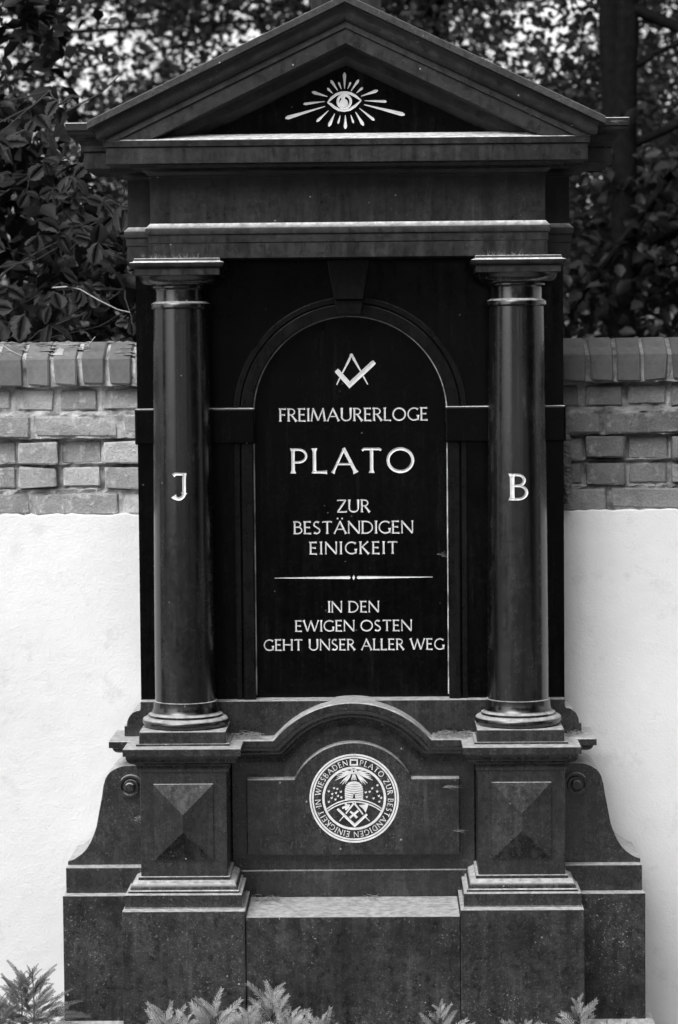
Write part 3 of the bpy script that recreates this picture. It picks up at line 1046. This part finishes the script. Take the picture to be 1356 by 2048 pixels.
HEAD, STRE, HEAD2 = (both(q, M['brick'], M['brick_dark']) for q in (HEAD, STRE, HEAD2))
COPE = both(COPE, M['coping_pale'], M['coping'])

def course(meshes, phase, pitch, z, y, hidden=.60, alt=None, jz=.0015):
    k0 = int((WX0 - phase) / pitch) - 1
    x = phase + k0 * pitch
    k = k0
    while x < WX1:
        c = x + pitch / 2
        if c > WX0 and c < WX1 and abs(c) > hidden:
            yy = y if alt is None else (alt[0] if k % 2 == 0 else alt[1])
            o = put('brick', rnd.choice(meshes), None, WALL, 0, (c + rnd.uniform(-.001, .001), yy + rnd.uniform(-.002, .002), z + rnd.uniform(-jz, jz)), (rnd.uniform(-.01, .01), rnd.uniform(-.008, .008), rnd.uniform(-.012, .012)) if meshes is not COPE[0] and meshes is not COPE[1] else (0, 0, rnd.uniform(-.01, .01)))
        x += pitch; k += 1
# left and right runs were laid separately, so each side keeps its own bond
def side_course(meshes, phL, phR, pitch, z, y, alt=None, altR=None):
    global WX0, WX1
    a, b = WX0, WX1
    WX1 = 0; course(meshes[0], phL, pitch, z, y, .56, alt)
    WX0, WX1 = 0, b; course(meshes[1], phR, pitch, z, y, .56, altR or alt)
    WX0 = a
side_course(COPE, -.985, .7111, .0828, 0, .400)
side_course(HEAD, -.8935, .6965, .1320, 1.8160, .445)
side_course(STRE, -.6988, .7606, .2670, 1.7335, .420)
side_course(HEAD2, -.8856, .7036, .1295, 1.6560, 0, (.458, .422), (.420, .456))
side_course(HEAD, -.8856, .7036, .1295, 1.5790, 0, (.446, .432), (.436, .452))
side_course(STRE, -.7046, .7767, .2670, 1.5000, .446)

for sx0, sx1 in ((WX0, -.50), (.50, WX1)):
    nseg = 60
    prof = [(.452, 1.46), (.453, 1.530), (.449, 1.542), (.460, 1.548), (.460, 1.612), (.445, 1.622), (.464, 1.626), (.464, 1.6935), (.428, 1.6990), (.4275, 1.7655), (.431, 1.7690), (.448, 1.7800),
            (.452, 1.7815), (.452, 1.8530), (.413, 1.8560), (.408, 1.9380), (.505, 1.9845), (.64, 1.9845), (.737, 1.9380), (.730, 1.8560), (.70, 1.85), (.70, 1.46)]
    r2 = random.Random(3)
    rings = []
    for i in range(nseg * 2 + 1):
        x = sx0 + (sx1 - sx0) * i / (nseg * 2)
        rings.append([(x, y + r2.uniform(-.003, .006) + (.009 if r2.random() < .06 else 0), z + r2.uniform(-.003, .003)) for y, z in prof])
    m = MB(); m.add(*loft(rings))
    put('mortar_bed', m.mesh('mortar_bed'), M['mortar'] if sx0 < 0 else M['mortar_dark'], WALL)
r2 = random.Random(5)
N = 260
top = [(WX0 + (WX1 - WX0) * i / N, 1.4675 + r2.uniform(-.0035, .004)) for i in range(N + 1)]
rings = [[(x, .4385, -.2), (x, .4375, z - .004), (x, .4400, z), (x, .70, z - .002), (x, .70, -.2)] for x, z in top]
m = MB(); m.add(*loft(rings))
put('plaster_face', m.mesh('plaster_face'), M['plaster'], WALL)
# crumbling mortar seam between monument and bricks on the right
r2 = random.Random(11)
rings = []
for i in range(46):
    t = i / 45
    z = 1.775 - .285 * t
    w = .004 + .011 * sin(pi * min(1, t * 1.05)) + r2.uniform(-.002, .003) + .005 * t
    cx = .640 + .010 * t + r2.uniform(-.001, .001)
    rings.append([(cx + w * cos(a) * r2.uniform(.75, 1.2), .405 + .018 * sin(a) * r2.uniform(.7, 1.2), z) for a in [2 * pi * k / 9 for k in range(9)]])
m = MB(); m.add(*loft(rings))
put('mortar_smear', m.mesh('mortar_smear'), M['moss'], WALL)

# moss and debris on the left coping
r2 = random.Random(21)
m = MB()
for i in range(420):
    x = r2.uniform(WX0, -.63)
    y = .505 + r2.uniform(-.095, .13) * (1 if r2.random() < .7 else .6)
    z = (1.942 + (y - .40) * .48) if y < .5 else 1.990
    s_ = r2.uniform(.004, .017)
    a = r2.uniform(0, pi)
    h = s_ * r2.uniform(.12, .4)
    pts = [(x + s_ * 1.5 * cos(a + t) * r2.uniform(.7, 1.2), y + s_ * .8 * sin(a + t) * r2.uniform(.7, 1.2)) for t in (0, 1.05, 2.1, 3.14, 4.2, 5.2)]
    m.add([(px, py, z - .002) for px, py in pts] + [(x, y, z + h)], [(k, (k + 1) % 6, 6) for k in range(6)])
tag(put('moss_litter', m.mesh('moss_litter', 60), M['litter']), 'crumbly moss and leaf litter lying along the left wall coping', None, None, 'stuff')

def twig_thing(name, runs, r, label, cat, mat):
    m = MB()
    for pts in runs: m.add(*tube(pts, r, r * .6, 5))
    o = put(name, m.mesh(name, 60), mat)
    return tag(o, label, cat)
twig_thing('dry_twig', [[(-.893, .44, 1.985), (-.86, .45, 1.981), (-.82, .46, 1.987), (-.80, .46, 1.986), (-.795, .46, 1.975)], [(-.862, .50, 1.973), (-.83, .47, 1.972), (-.795, .45, 1.980), (-.772, .44, 2.006)]], .0016,
           'thin forked dry twig on the left coping beside the monument', 'twig', M['dry_twig'])
twig_thing('dry_twig', [[(-1.055, .43, 1.985), (-1.03, .42, 1.968), (-.99, .40, 1.950), (-.96, .395, 1.945)]], .0013,
           'pale bent dry stalk hanging over the left coping edge', 'twig', M['dry_twig'])
m = MB()
m.add([(-.900, .415, 1.951), (-.868, .415, 1.951), (-.868, .45, 1.968), (-.880, .452, 1.977), (-.886, .45, 1.972)], [(0, 1, 2), (0, 2, 3), (0, 3, 4), (0, 1, 2, 3, 4)])
tag(put('stone_chip', m.mesh('stone_chip'), M['dry_twig'], None, .001), 'small pale triangular stone chip on the left coping', 'stone')

# ------------------------------------------------------------------ cobwebs and litter
def web(label, cx, cy, cz, w, h, n, seed, dx=0):
    r = random.Random(seed)
    m = MB()
    for i in range(n):
        a = r.uniform(-1, 1) * w; b = r.uniform(-1, 1) * h
        p = [(cx + a * .3, cy + r.uniform(-.003, .003), cz + b * .3)]
        L = r.uniform(.3, 1)
        ang = r.uniform(-.5, .5)
        for k in range(1, 5):
            p.append((p[-1][0] + L * w / 3 * cos(ang) * (1 if dx >= 0 else -1), cy + r.uniform(-.004, .004), p[-1][2] + L * h / 2 * sin(ang) + r.uniform(-.2, .2) * h))
            ang += r.uniform(-.5, .5)
        m.add(*tube(p, r.uniform(.0002, .0005), .0001, 3))
    o = put('cobweb', m.mesh('cobweb'), M['web'])
    return tag(o, label, 'cobweb')
web('dusty cobweb on the right edge of the inscription panel', .262, .262, 1.349, .03, .014, 8, 1)
web('torn cobweb strands between the left scroll bracket and pedestal', -.640, .150, .585, .03, .016, 16, 2)
web('forked cobweb across the top right corner of the emblem panel', .275, .150, .675, .04, .010, 16, 3)
web('thin cobweb at the lower right edge of the emblem panel', .300, .152, .545, .03, .008, 8, 4)
web('white cobweb beside the left end of the architrave', -.605, .19, 2.238, .016, .008, 7, 6)
web('small cobweb under the right end of the cornice return', .755, .03, 2.60, .03, .006, 8, 8)
web('thin cobweb on the left wall beside the base plinth top', -.628, .115, .436, .01, .02, 5, 9)

def lichen_tuft(x0, x1, y, z, n, hmax, seed, label):
    r = random.Random(seed); m = MB()
    for i in range(n):
        x = r.uniform(x0, x1); h = hmax * r.uniform(.2, 1) ** 1.3
        p = [(x, y, z)]
        for k in range(3):
            p.append((p[-1][0] + r.uniform(-.4, .4) * h, y + r.uniform(-.002, .001), p[-1][2] + h / 3))
        m.add(*tube(p, r.uniform(.0002, .0004), .0001, 3))
    return tag(put('dry_tendrils', m.mesh('dry_tendrils'), M['web']), label, None, None, 'stuff')
lichen_tuft(-.565, -.42, .036, 2.221, 46, .018, 1, 'fine dry tendrils on the architrave above the left capital')
lichen_tuft(.38, .50, .036, 2.221, 46, .018, 2, 'fine dry tendrils on the architrave above the right capital')

def litter(x0, x1, y0, y1, z, n, seed, label):
    r = random.Random(seed); m = MB()
    for i in range(n):
        x, y = r.uniform(x0, x1), r.uniform(y0, y1)
        a = r.uniform(0, pi); L = r.uniform(.006, .022)
        zz = z + r.uniform(.001, .014) * r.random()
        m.add(*tube([(x - L * cos(a), y - L * sin(a), zz), (x, y, zz + r.uniform(0, .006)), (x + L * cos(a), y + L * sin(a), zz + r.uniform(-.002, .006))], r.uniform(.0005, .0013), .0004, 3))
    return tag(put('needle_litter', m.mesh('needle_litter'), M['litter']), label, None, None, 'stuff')
litter(-.355, -.27, .12, .195, .823, 90, 1, 'dry needles piled on the cornice beside the left column base')
litter(.24, .35, .12, .195, .823, 120, 2, 'dry needles piled on the cornice beside the right column base')
litter(.62, .68, .13, .195, .823, 40, 3, 'few dry needles on the cornice outside the right column base')
litter(-.305, -.22, .12, .18, .3405, 40, 4, 'dry needles on the sill beside the left pedestal')
litter(.03, .07, .12, .18, .3405, 12, 5, 'few dry needles at the back of the sill')

# ------------------------------------------------------------------ foliage helpers
def foliage(name, centers, spread, n, size, seed, mat, parent, flat=.35):
    """many leaf-sized folded blades gathered in clumps"""
    rg = np.random.default_rng(seed)
    centers = np.asarray(centers, float)
    ci = rg.integers(0, len(centers), n)
    sp = np.asarray(spread, float)
    pos = centers[ci] + rg.normal(0, 1, (n, 3)) * sp
    nrm = rg.normal(0, 1, (n, 3)); nrm[:, 2] = np.abs(nrm[:, 2]) + flat
    nrm /= np.linalg.norm(nrm, axis=1, keepdims=True)
    t = rg.normal(0, 1, (n, 3)); t -= nrm * (t * nrm).sum(1, keepdims=True)
    t /= np.linalg.norm(t, axis=1, keepdims=True)
    b = np.cross(nrm, t)
    s = size * rg.uniform(.6, 1.25, (n, 1))
    w = s * .62
    fold = nrm * (w * .18)
    # 6 verts: base, left, left2, tip, right2, right
    P = np.stack([pos - t * s * .5, pos - t * s * .12 + b * w * .5 + fold, pos + t * s * .22 + b * w * .40 + fold, pos + t * s * .5 - nrm * s * .08,
                  pos + t * s * .22 - b * w * .40 + fold, pos - t * s * .12 - b * w * .5 + fold], 1).reshape(-1, 3)
    base = (np.arange(n) * 6)[:, None]
    tri = np.concatenate([base + np.array([[0, 1, 2]]), base + np.array([[0, 2, 3]]), base + np.array([[0, 3, 4]]), base + np.array([[0, 4, 5]])], 1).reshape(-1, 3)
    me = bpy.data.meshes.new(name)
    me.vertices.add(len(P)); me.vertices.foreach_set('co', P.astype('f').ravel())
    me.loops.add(tri.size); me.loops.foreach_set('vertex_index', tri.astype('i').ravel())
    me.polygons.add(len(tri)); me.polygons.foreach_set('loop_start', (np.arange(len(tri)) * 3).astype('i'))
    me.polygons.foreach_set('loop_total', np.full(len(tri), 3, 'i'))
    me.update(calc_edges=True)
    o = put(name, me, mat, parent)
    return o

def ellipsoid_centers(c, r, n, seed):
    rg = np.random.default_rng(seed)
    d = rg.normal(0, 1, (n, 3)); d /= np.linalg.norm(d, axis=1, keepdims=True)
    return np.asarray(c) + d * (rg.uniform(0.1, 1, (n, 1)) ** .4) * np.asarray(r)

def wobble(p0, p1, n, amp, seed):
    r = random.Random(seed)
    p0, p1 = Vector(p0), Vector(p1)
    return [tuple(p0.lerp(p1, i / n) + Vector((r.uniform(-amp, amp), r.uniform(-amp, amp), r.uniform(-amp, amp) * .3)) * (0 if i in (0,) else 1)) for i in range(n + 1)]

def trunk(parent, base, topp, r0, r1, seed, name='trunk', n=14, amp=.02):
    m = MB(); m.add(*tube(wobble(base, topp, n, amp, seed), r0, r1, 14))
    return put(name, m.mesh(name, 60), M['bark'], parent)

# ------------------------------------------------------------------ leafy tree just behind the left wall
def leaf_mesh(L, W, seed, droop):
    r = random.Random(seed)
    n = 9
    vs = []; fs = []
    mids = []
    for i in range(n + 1):
        t = i / n
        y = L * t
        z = -droop * L * t * t
        mids.append((0, y, z))
    def half(t):  # outline: broad oval with a short tip
        return W / 2 * (sin(pi * min(1, t) ** .85)) ** .75 if 0 < t < 1 else 0
    for i, (x, y, z) in enumerate(mids): vs.append((x, y, z))
    for s in (-1, 1):
        for i in range(n + 1):
            t = i / n
            w = half(t)
            tooth = (1.10 if i % 2 else .90) * r.uniform(.93, 1.05)
            w *= tooth
            vs.append((s * w * .55, mids[i][1] + w * .18, mids[i][2] + w * .10 + (.0006 if i % 2 else -.0006)))
            vs.append((s * w, mids[i][1] + w * .28 + r.uniform(-.001, .001), mids[i][2] + w * .16 + r.uniform(-.002, .001)))
    def mid(i): return i
    def a(s, i): return (n + 1) + (0 if s < 0 else 1) * (n + 1) * 2 + 2 * i
    for s in (-1, 1):
        for i in range(n):
            fs.append((mid(i), mid(i + 1), a(s, i + 1), a(s, i)))
            fs.append((a(s, i), a(s, i + 1), a(s, i + 1) + 1, a(s, i) + 1))
    k = len(vs)      # stalk
    vs += [(-.0007, 0, 0), (.0007, 0, 0), (0, -.018, .002)]
    fs.append((k, k + 1, k + 2))
    me = bpy.data.meshes.new('leaf')
    me.from_pydata(vs, [], fs)
    me.validate()
    me.shade_smooth()
    me.materials.append(M['leaf_near'])
    return me
LEAVES = [leaf_mesh(.085, .064, 1, .12), leaf_mesh(.095, .068, 2, .25), leaf_mesh(.075, .060, 3, .05), leaf_mesh(.088, .060, 4, .35), leaf_mesh(.065, .052, 5, .45), leaf_mesh(.09, .066, 6, -.15)]

LT = thing('leafy_tree', (-2.0, 1.9, GZ), 'broad leaved tree with large toothed leaves hanging over the left wall', 'tree')
trunk(LT, (-2.0, 1.9, GZ), (-1.9, 1.9, 4.2), .11, .05, 5)
r = random.Random(99)
tips = []
# branches come from the trunk on the far left and reach toward the monument
bmb = MB()
for i in range(10):
    z1 = 2.05 + (i % 8) * .125 + r.uniform(-.04, .04)
    p0 = (-1.95, 1.85, max(1.2, z1 - .5 + r.uniform(-.2, .3)))
    p1 = (r.uniform(-1.15, -.72), r.uniform(.95, 1.4), z1)
    pts = wobble(p0, p1, 9, .035, 200 + i)
    me_ = MB(); me_.add(*tube(pts, .007, .0015, 6))
    put('branch', me_.mesh('branch', 60), M['twig'], LT)
    tips.append(pts)
rot_cam = None
placed = 0
def add_leaf(px, py, pz, az, tilt, roll, sc):
    global placed
    o = bpy.data.objects.new('leaf', r.choice(LEAVES))
    COL.objects.link(o)
    o.parent = LT
    # leaf axis +y; az = direction in the x,z view plane, tilt toward the viewer
    d = Vector((cos(az) * cos(tilt), -sin(tilt), sin(az) * cos(tilt)))
    nrm = Vector((r.uniform(-.6, .6), -0.45 + r.uniform(-.4, .3), .85 + r.uniform(-.4, .3)))
    nrm = (nrm - d * nrm.dot(d)).normalized()
    x = d.cross(nrm)
    Mx = Matrix((x, d, nrm)).transposed()
    o.rotation_euler = (Mx @ Matrix.Rotation(roll, 3, 'Y')).to_euler()
    o.scale = (sc, sc, sc)
    o.location = Vector((px, py, pz)) - LT.location
    placed += 1
clusters = []
while len(clusters) < 64:
    x = r.uniform(-1.55, -.66); z = r.uniform(2.02, 2.78)
    if x > -.85 and z > 2.45 and r.random() < .4: continue
    y = r.uniform(.80, 1.45)
    clusters.append((x, y, z))
for i, (x, y, z) in enumerate([(-.80, .80, 2.30), (-.93, .82, 2.16), (-.72, .80, 2.42), (-.70, .79, 2.05), (-1.0, .85, 2.33), (-.88, .80, 2.52), (-1.04, .82, 2.08), (-.74, .85, 2.55)]):
    clusters.append((x, y, z))
for x, y, z in clusters:
    k = r.choice((3, 4, 4, 5))
    a0 = r.uniform(-pi, 0)
    for j in range(k):
        az = -pi * 1.15 + (pi * 1.3) * (j + r.uniform(0, .8)) / k + r.uniform(-.35, .35)
        if j == 0 and r.random() < .4: az = r.uniform(.2, 2.9)
        add_leaf(x + r.uniform(-.012, .012), y + r.uniform(-.02, .02), z + r.uniform(-.012, .012), az, r.uniform(-.1, .75), r.uniform(-.6, .6), r.uniform(.55, 1.0))
    # the stalk that carries the cluster
    nb = min(tips, key=lambda P: min((Vector(q) - Vector((x, y, z))).length for q in P))
    q = min(nb, key=lambda q: (Vector(q) - Vector((x, y, z))).length)
    me_ = MB(); me_.add(*tube(wobble(q, (x, y, z), 4, .008, int(x * 1e4) & 1023), .0028, .0013, 5))
    put('twig', me_.mesh('twig', 60), M['twig'], LT)
me_ = MB(); me_.add(*tube([(-.95, .80, 2.165), (-.90, .80, 2.168), (-.86, .80, 2.160), (-.80, .80, 2.125), (-.74, .79, 2.095), (-.70, .79, 2.085)], .0032, .0016, 6))
put('branch', me_.mesh('branch', 60), M['dry_twig'], LT)
cc = np.concatenate([ellipsoid_centers((-1.6, 2.0, 2.45), (.95, .55, .75), 60, 1), ellipsoid_centers((-2.1, 2.2, 3.5), (1.0, .8, 1.0), 40, 2)])
f = foliage('crown', cc, (.11, .11, .08), 6500, .085, 4, M['leaf_dark'], LT)
tag(f, kind='stuff')

# ------------------------------------------------------------------ trees behind the wall
def tree(name, base, h, r0, crown_list, n, size, seed, mat, label, cat='tree', group=None, lean=(0, 0), limbs=6):
    t = thing(name, base, label, cat, group)
    topp = (base[0] + lean[0], base[1] + lean[1], h)
    trunk(t, base, topp, r0, r0 * .55, seed)
    cen = []
    rr = random.Random(seed)
    for (c, rad, k) in crown_list:
        cen.append(ellipsoid_centers(c, rad, k, seed + len(cen)))
    cen = np.concatenate(cen)
    for i in range(limbs):
        q = cen[rr.randrange(len(cen))]
        z0 = min(h * .95, max(.8, q[2] - rr.uniform(.2, 1.0)))
        tt = z0 / h
        m = MB(); m.add(*tube(wobble((base[0] + lean[0] * tt, base[1] + lean[1] * tt, z0), tuple(q), 7, .04, seed * 31 + i), r0 * .28, r0 * .06, 7))
        put('limb', m.mesh('limb', 60), M['bark'], t)
    f = foliage('crown', cen, (.16, .16, .12), n, size, seed, mat, t)
    tag(f, kind='stuff')
    return t
tree('young_beech', (1.26, 5.1, GZ), 4.2, .085, [((1.85, 5.3, 2.50), (1.0, .6, .5), 50), ((1.1, 5.2, 2.3), (.4, .5, .4), 10), ((3.2, 5.4, 3.6), (.8, .8, .8), 30)], 5000, .085, 11, M['leaf_mid'],
     'low dark beech with drooping sprays behind the right wall', limbs=10)
m = MB(); m.add(*tube([(1.30, 5.1, 3.60), (1.65, 5.1, 3.45), (1.68, 5.05, 3.10), (1.447, 5.0, 2.77), (1.20, 5.0, 2.44), (.967, 5.0, 2.124), (.80, 5.0, 1.95)], .03, .008, 8))
put('limb', m.mesh('limb', 60), M['bark'], bpy.data.objects['young_beech'])
tree('tall_beech', (1.42, 7.0, GZ), 9.0, .083, [((1.0, 7.5, 5.6), (1.8, 1.2, .9), 60), ((2.6, 7.4, 3.6), (.75, .9, 1.0), 60), ((1.0, 7.8, 3.2), (.8, .6, .6), 30), ((.9, 7.6, 4.0), (.8, .6, .5), 24)], 13000, .06, 13, M['leaf_far'],
     'tall tree with straight dark trunk rising behind the right wall', limbs=7, lean=(-.10, 0))
tree('slender_maple', (-4.4, 9.5, GZ), 8.0, .08, [((-2.4, 9.5, 3.1), (1.9, 1.0, 1.0), 120), ((-3.0, 9.2, 5.0), (1.5, 1, .7), 60), ((-1.6, 9.0, 4.1), (1.3, .8, .5), 16)], 14500, .062, 17, M['leaf_far'],
     'light leaved maple in soft focus behind the left gable slope', limbs=12)
tree('dense_lime_tree', (.5, 11.0, GZ), 8.5, .10, [((-.2, 11, 4.9), (2.0, 1.0, .75), 110), ((1.2, 11.5, 3.2), (1.2, 1.0, .9), 60)], 17000, .068, 19, M['leaf_far'],
     'dense dark lime tree directly behind the gable top', limbs=12)
tree('spreading_oak', (5.4, 14.0, GZ), 9.0, .16, [((3.2, 13.5, 3.4), (2.0, 1.3, 1.5), 120), ((2.4, 14, 5.6), (1.6, 1.2, .7), 50)], 14000, .085, 23, M['leaf_far'],
     'spreading oak in soft focus at the right edge', limbs=12)
tree('distant_ash', (-6.5, 18.0, GZ), 10.0, .15, [((-3.4, 17.0, 3.2), (2.8, 1.3, 1.5), 120), ((-1.5, 18, 6.0), (3.0, 1.3, .8), 80), ((1.5, 18, 4.9), (2.5, 1.3, 1.6), 90), ((-3.2, 18, 5.0), (1.6, 1.0, .9), 26)], 24000, .085, 29, M['leaf_far'],
     'distant pale ash tree far behind the left wall', limbs=10)
# a far strip of woodland closing the view near the ground
cc = np.concatenate([ellipsoid_centers((x, 30 + (i % 3) * 2, 1.8 + (i * 37 % 11) * .2), (1.8, 1.2, 2.2), 60, 300 + i) for i, x in enumerate(np.arange(-14, 15, 1.5))])
tag(foliage('woodland_edge', cc, (.45, .4, .35), 45000, .17, 31, M['leaf_far'], None), 'dark edge of woodland far beyond the wall', None, None, 'stuff')

# ------------------------------------------------------------------ unseen trees added to block sky and darken reflections in the polished stone
def blocker_tree(x, y, h, rad, seed, label):
    t = thing('sky_blocker_tree', (x, y, GZ), label, 'tree', 'unseen trees added to block the sky')
    trunk(t, (x, y, GZ), (x, y, h * .6), .22, .12, seed)
    cen = ellipsoid_centers((x, y, h * .58), (rad, rad, h * .40), 170, seed)
    f = foliage('crown', cen, (.55, .55, .45), 7000, .34, seed, M['leaf_dark'], t)
    tag(f, kind='stuff')
for i, (x, y, h, rad) in enumerate([(-7.0, -21, 11, 3.4), (-1.5, -19, 12, 3.4), (4.2, -20, 13, 3.6), (9.5, -18, 11, 3.4), (14.0, -13, 10, 3.4), (9.0, -6.5, 9, 3.2), (5.6, -3.4, 6.5, 1.8), (-17.5, -6.0, 8, 2.6)]):
    blocker_tree(x, y, h, rad, 500 + i, 'large dark tree added out of view to block sky and shape stone reflections')

# ------------------------------------------------------------------ yew plants at the foot
def yew_sprig(L, seed, n=18, nl=.020):
    r = random.Random(seed)
    vs = []; fs = []
    pts = []
    for i in range(n + 1):
        t = i / n
        pts.append(Vector((0, L * (t - .10 * t * t), L * (.34 * t - .42 * t * t))))
    m = MB(); m.add(*tube(pts, .0013, .0006, 4))
    for i in range(2, n + 1):
        t = i / n
        p = pts[i]
        d = (pts[i] - pts[i - 1]).normalized()
        for s in (-1, 1):
            ln = nl * (1.0 - .45 * max(0, t - .45) / .55) * (0.6 + .4 * min(1, t * 4)) * r.uniform(.88, 1.1)
            a = radians(62 - 22 * t + r.uniform(-7, 7))
            side = Vector((s, 0, 0))
            dd = (d * cos(a) + side * sin(a) + Vector((0, 0, r.uniform(.0, .30)))).normalized()
            w = d * .0011
            up = Vector((0, 0, .0005))
            q = p + dd * ln
            mid_ = p + dd * ln * .55 + Vector((0, 0, .0010))
            m.add([p - w * .5, p + w * .5, mid_ + w, q, mid_ - w], [(0, 1, 2, 4), (4, 2, 3)])
    me = m.mesh('sprig')
    return me
SPR = [yew_sprig(.085, 1), yew_sprig(.10, 2, 21), yew_sprig(.07, 3, 15), yew_sprig(.12, 4, 25, .021)]
for s_ in SPR: s_.materials.append(M['yew_needle'])
SPRO = [yew_sprig(.09, 11, 30, .012), yew_sprig(.11, 12, 36, .012), yew_sprig(.075, 13, 26, .011)]
for s_ in SPRO: s_.materials.append(M['yew_needle_old'])

def yew(x, y, h, n, seed, label, meshes=SPR, spread=.10, group='young yew plants along the foot of the monument', sc0=1.0, dense=8):
    """h is the height of the highest tip above z = 0; several shoots fan out from one stock"""
    r = random.Random(seed)
    t = thing('yew_seedling', (x, y, GZ), label, 'plant', group)
    m = MB(); m.add(*tube([(x, y, GZ), (x + .004, y, h * .4), (x, y, h - .03)], .003, .0012, 6))
    put('stem', m.mesh('stem', 60), M['twig'], t)
    def sprig(px, py, pz, d, sc):
        d = Vector(d).normalized()
        up = Vector((r.uniform(-.35, .35), -.75, .8))       # blades turn their upper side up and to the light
        up = (up - d * up.dot(d)).normalized()
        sx = d.cross(up)
        o = bpy.data.objects.new('sprig', r.choice(meshes))
        COL.objects.link(o)
        o.parent = t
        o.rotation_euler = Matrix((sx, d, up)).transposed().to_euler()
        o.location = Vector((px, py, pz)) - t.location
        o.scale = (sc,) * 3
    for k in range(n):
        u = (k + .5) / n
        # launch angle in the picture plane: from low and sideways to upright
        ang = (.10 + .95 * u) * pi / 2 * (1 if k % 2 else -1)
        el = u * 1.15 + r.uniform(-.25, .25)
        dx = cos(el) * (1 if k % 2 else -1)
        dz = sin(el)
        dy = r.uniform(-.75, .35)
        L0 = spread * r.uniform(.0, .55) * (1 - .6 * u)
        pz = h - .105 - .06 * (1 - u) + r.uniform(-.012, .012)
        if u > .6: pz += .03 * u
        sprig(x + dx * L0, y + dy * L0 * .6, pz - .02 * (1 - u), (dx, dy, dz + .15), sc0 * (1.1 - .35 * u) * r.uniform(.85, 1.15))
    for k in range(dense):       # short side shoots hide the stock
        u = r.random()
        a = r.uniform(0, 2 * pi)
        sprig(x + r.uniform(-.02, .02), y + r.uniform(-.02, .02), (h - .05) * u - .02, (cos(a), sin(a) * .7 - .2, r.uniform(.2, 1.4)), sc0 * r.uniform(.4, .65))
    for k in range(7):       # the crowning rosette
        a = k * 2.4 + .5
        q = r.uniform(.3, 1.1)
        sprig(x, y, h - .046 - .004 * k, (q * cos(a), q * .7 * sin(a) - .1, .9), r.uniform(.3, .5) * sc0)
    return t
yew(-.2236, -.27, .205, 28, 1, 'pale yew seedling with upright tip left of centre at the monument foot')
yew(.2441, -.27, .162, 18, 2, 'small yew seedling in front of the sill right of centre', sc0=.85)
yew(.6276, -.27, .170, 22, 3, 'yew seedling before the right end of the base block', sc0=.9)
yew(-.385, -.30, .172, 32, 4, 'low spreading yew seedling in front of the left pedestal')
yew(-.520, -.30, .152, 26, 5, 'lowest yew seedling at the left edge of the front block')
yew(-.290, -.33, .168, 28, 12, 'yew sprays crowding between the left pedestal block and the sill')
yew(-.085, -.34, .148, 24, 6, 'low yew seedling whose tips show below the middle of the sill')
yew(.475, -.34, .126, 14, 7, 'low yew seedling before the right pedestal block')
yew(.76, -.30, .118, 10, 8, 'low yew seedling beside the right corner of the base')
yew(-.455, -.36, .160, 26, 14, 'yew sprays low in front of the left pedestal block', sc0=.8)
yew(-.170, -.36, .165, 26, 15, 'low yew sprays just right of the tall upright seedling', sc0=.8)
yew(.330, -.36, .100, 12, 16, 'lowest yew sprays between the sill and the right pedestal block', sc0=.75)
yew(.700, -.36, .140, 18, 17, 'low yew sprays beside the seedling at the right end', sc0=.75)
yew(-.960, -.05, .200, 40, 18, 'dark yew shoots close to the plaster at the far left', SPRO, .15, None, .9, 30)
yew(-.915, -.12, .235, 46, 9, 'dark bushy young yew against the white plaster at the far left', SPRO, .16, None, 1.0, 40)
yew(-1.00, -.20, .160, 34, 10, 'dark low yew at the left picture edge', SPRO, .16, None, 1.0, 30)
yew(-.86, -.22, .110, 22, 13, 'low dark yew shoots beside the left corner of the base', SPRO, .12, None, .8)

# low ground cover of yew around the bed, in the soil
rg = random.Random(77)
m = MB()
for i in range(500):
    x = rg.uniform(-2.4, 2.4); y = rg.uniform(-1.5, .35)
    if abs(x) < .9 and y > -.12: continue
    a = rg.uniform(0, 2 * pi); L = rg.uniform(.01, .03)
    m.add(*tube([(x, y, GZ + .004), (x + L * cos(a), y + L * sin(a), GZ + .008)], .001, .0006, 3))
tag(put('fallen_needles', m.mesh('fallen_needles'), M['litter']), 'fallen dry needles scattered over the soil', None, None, 'stuff')
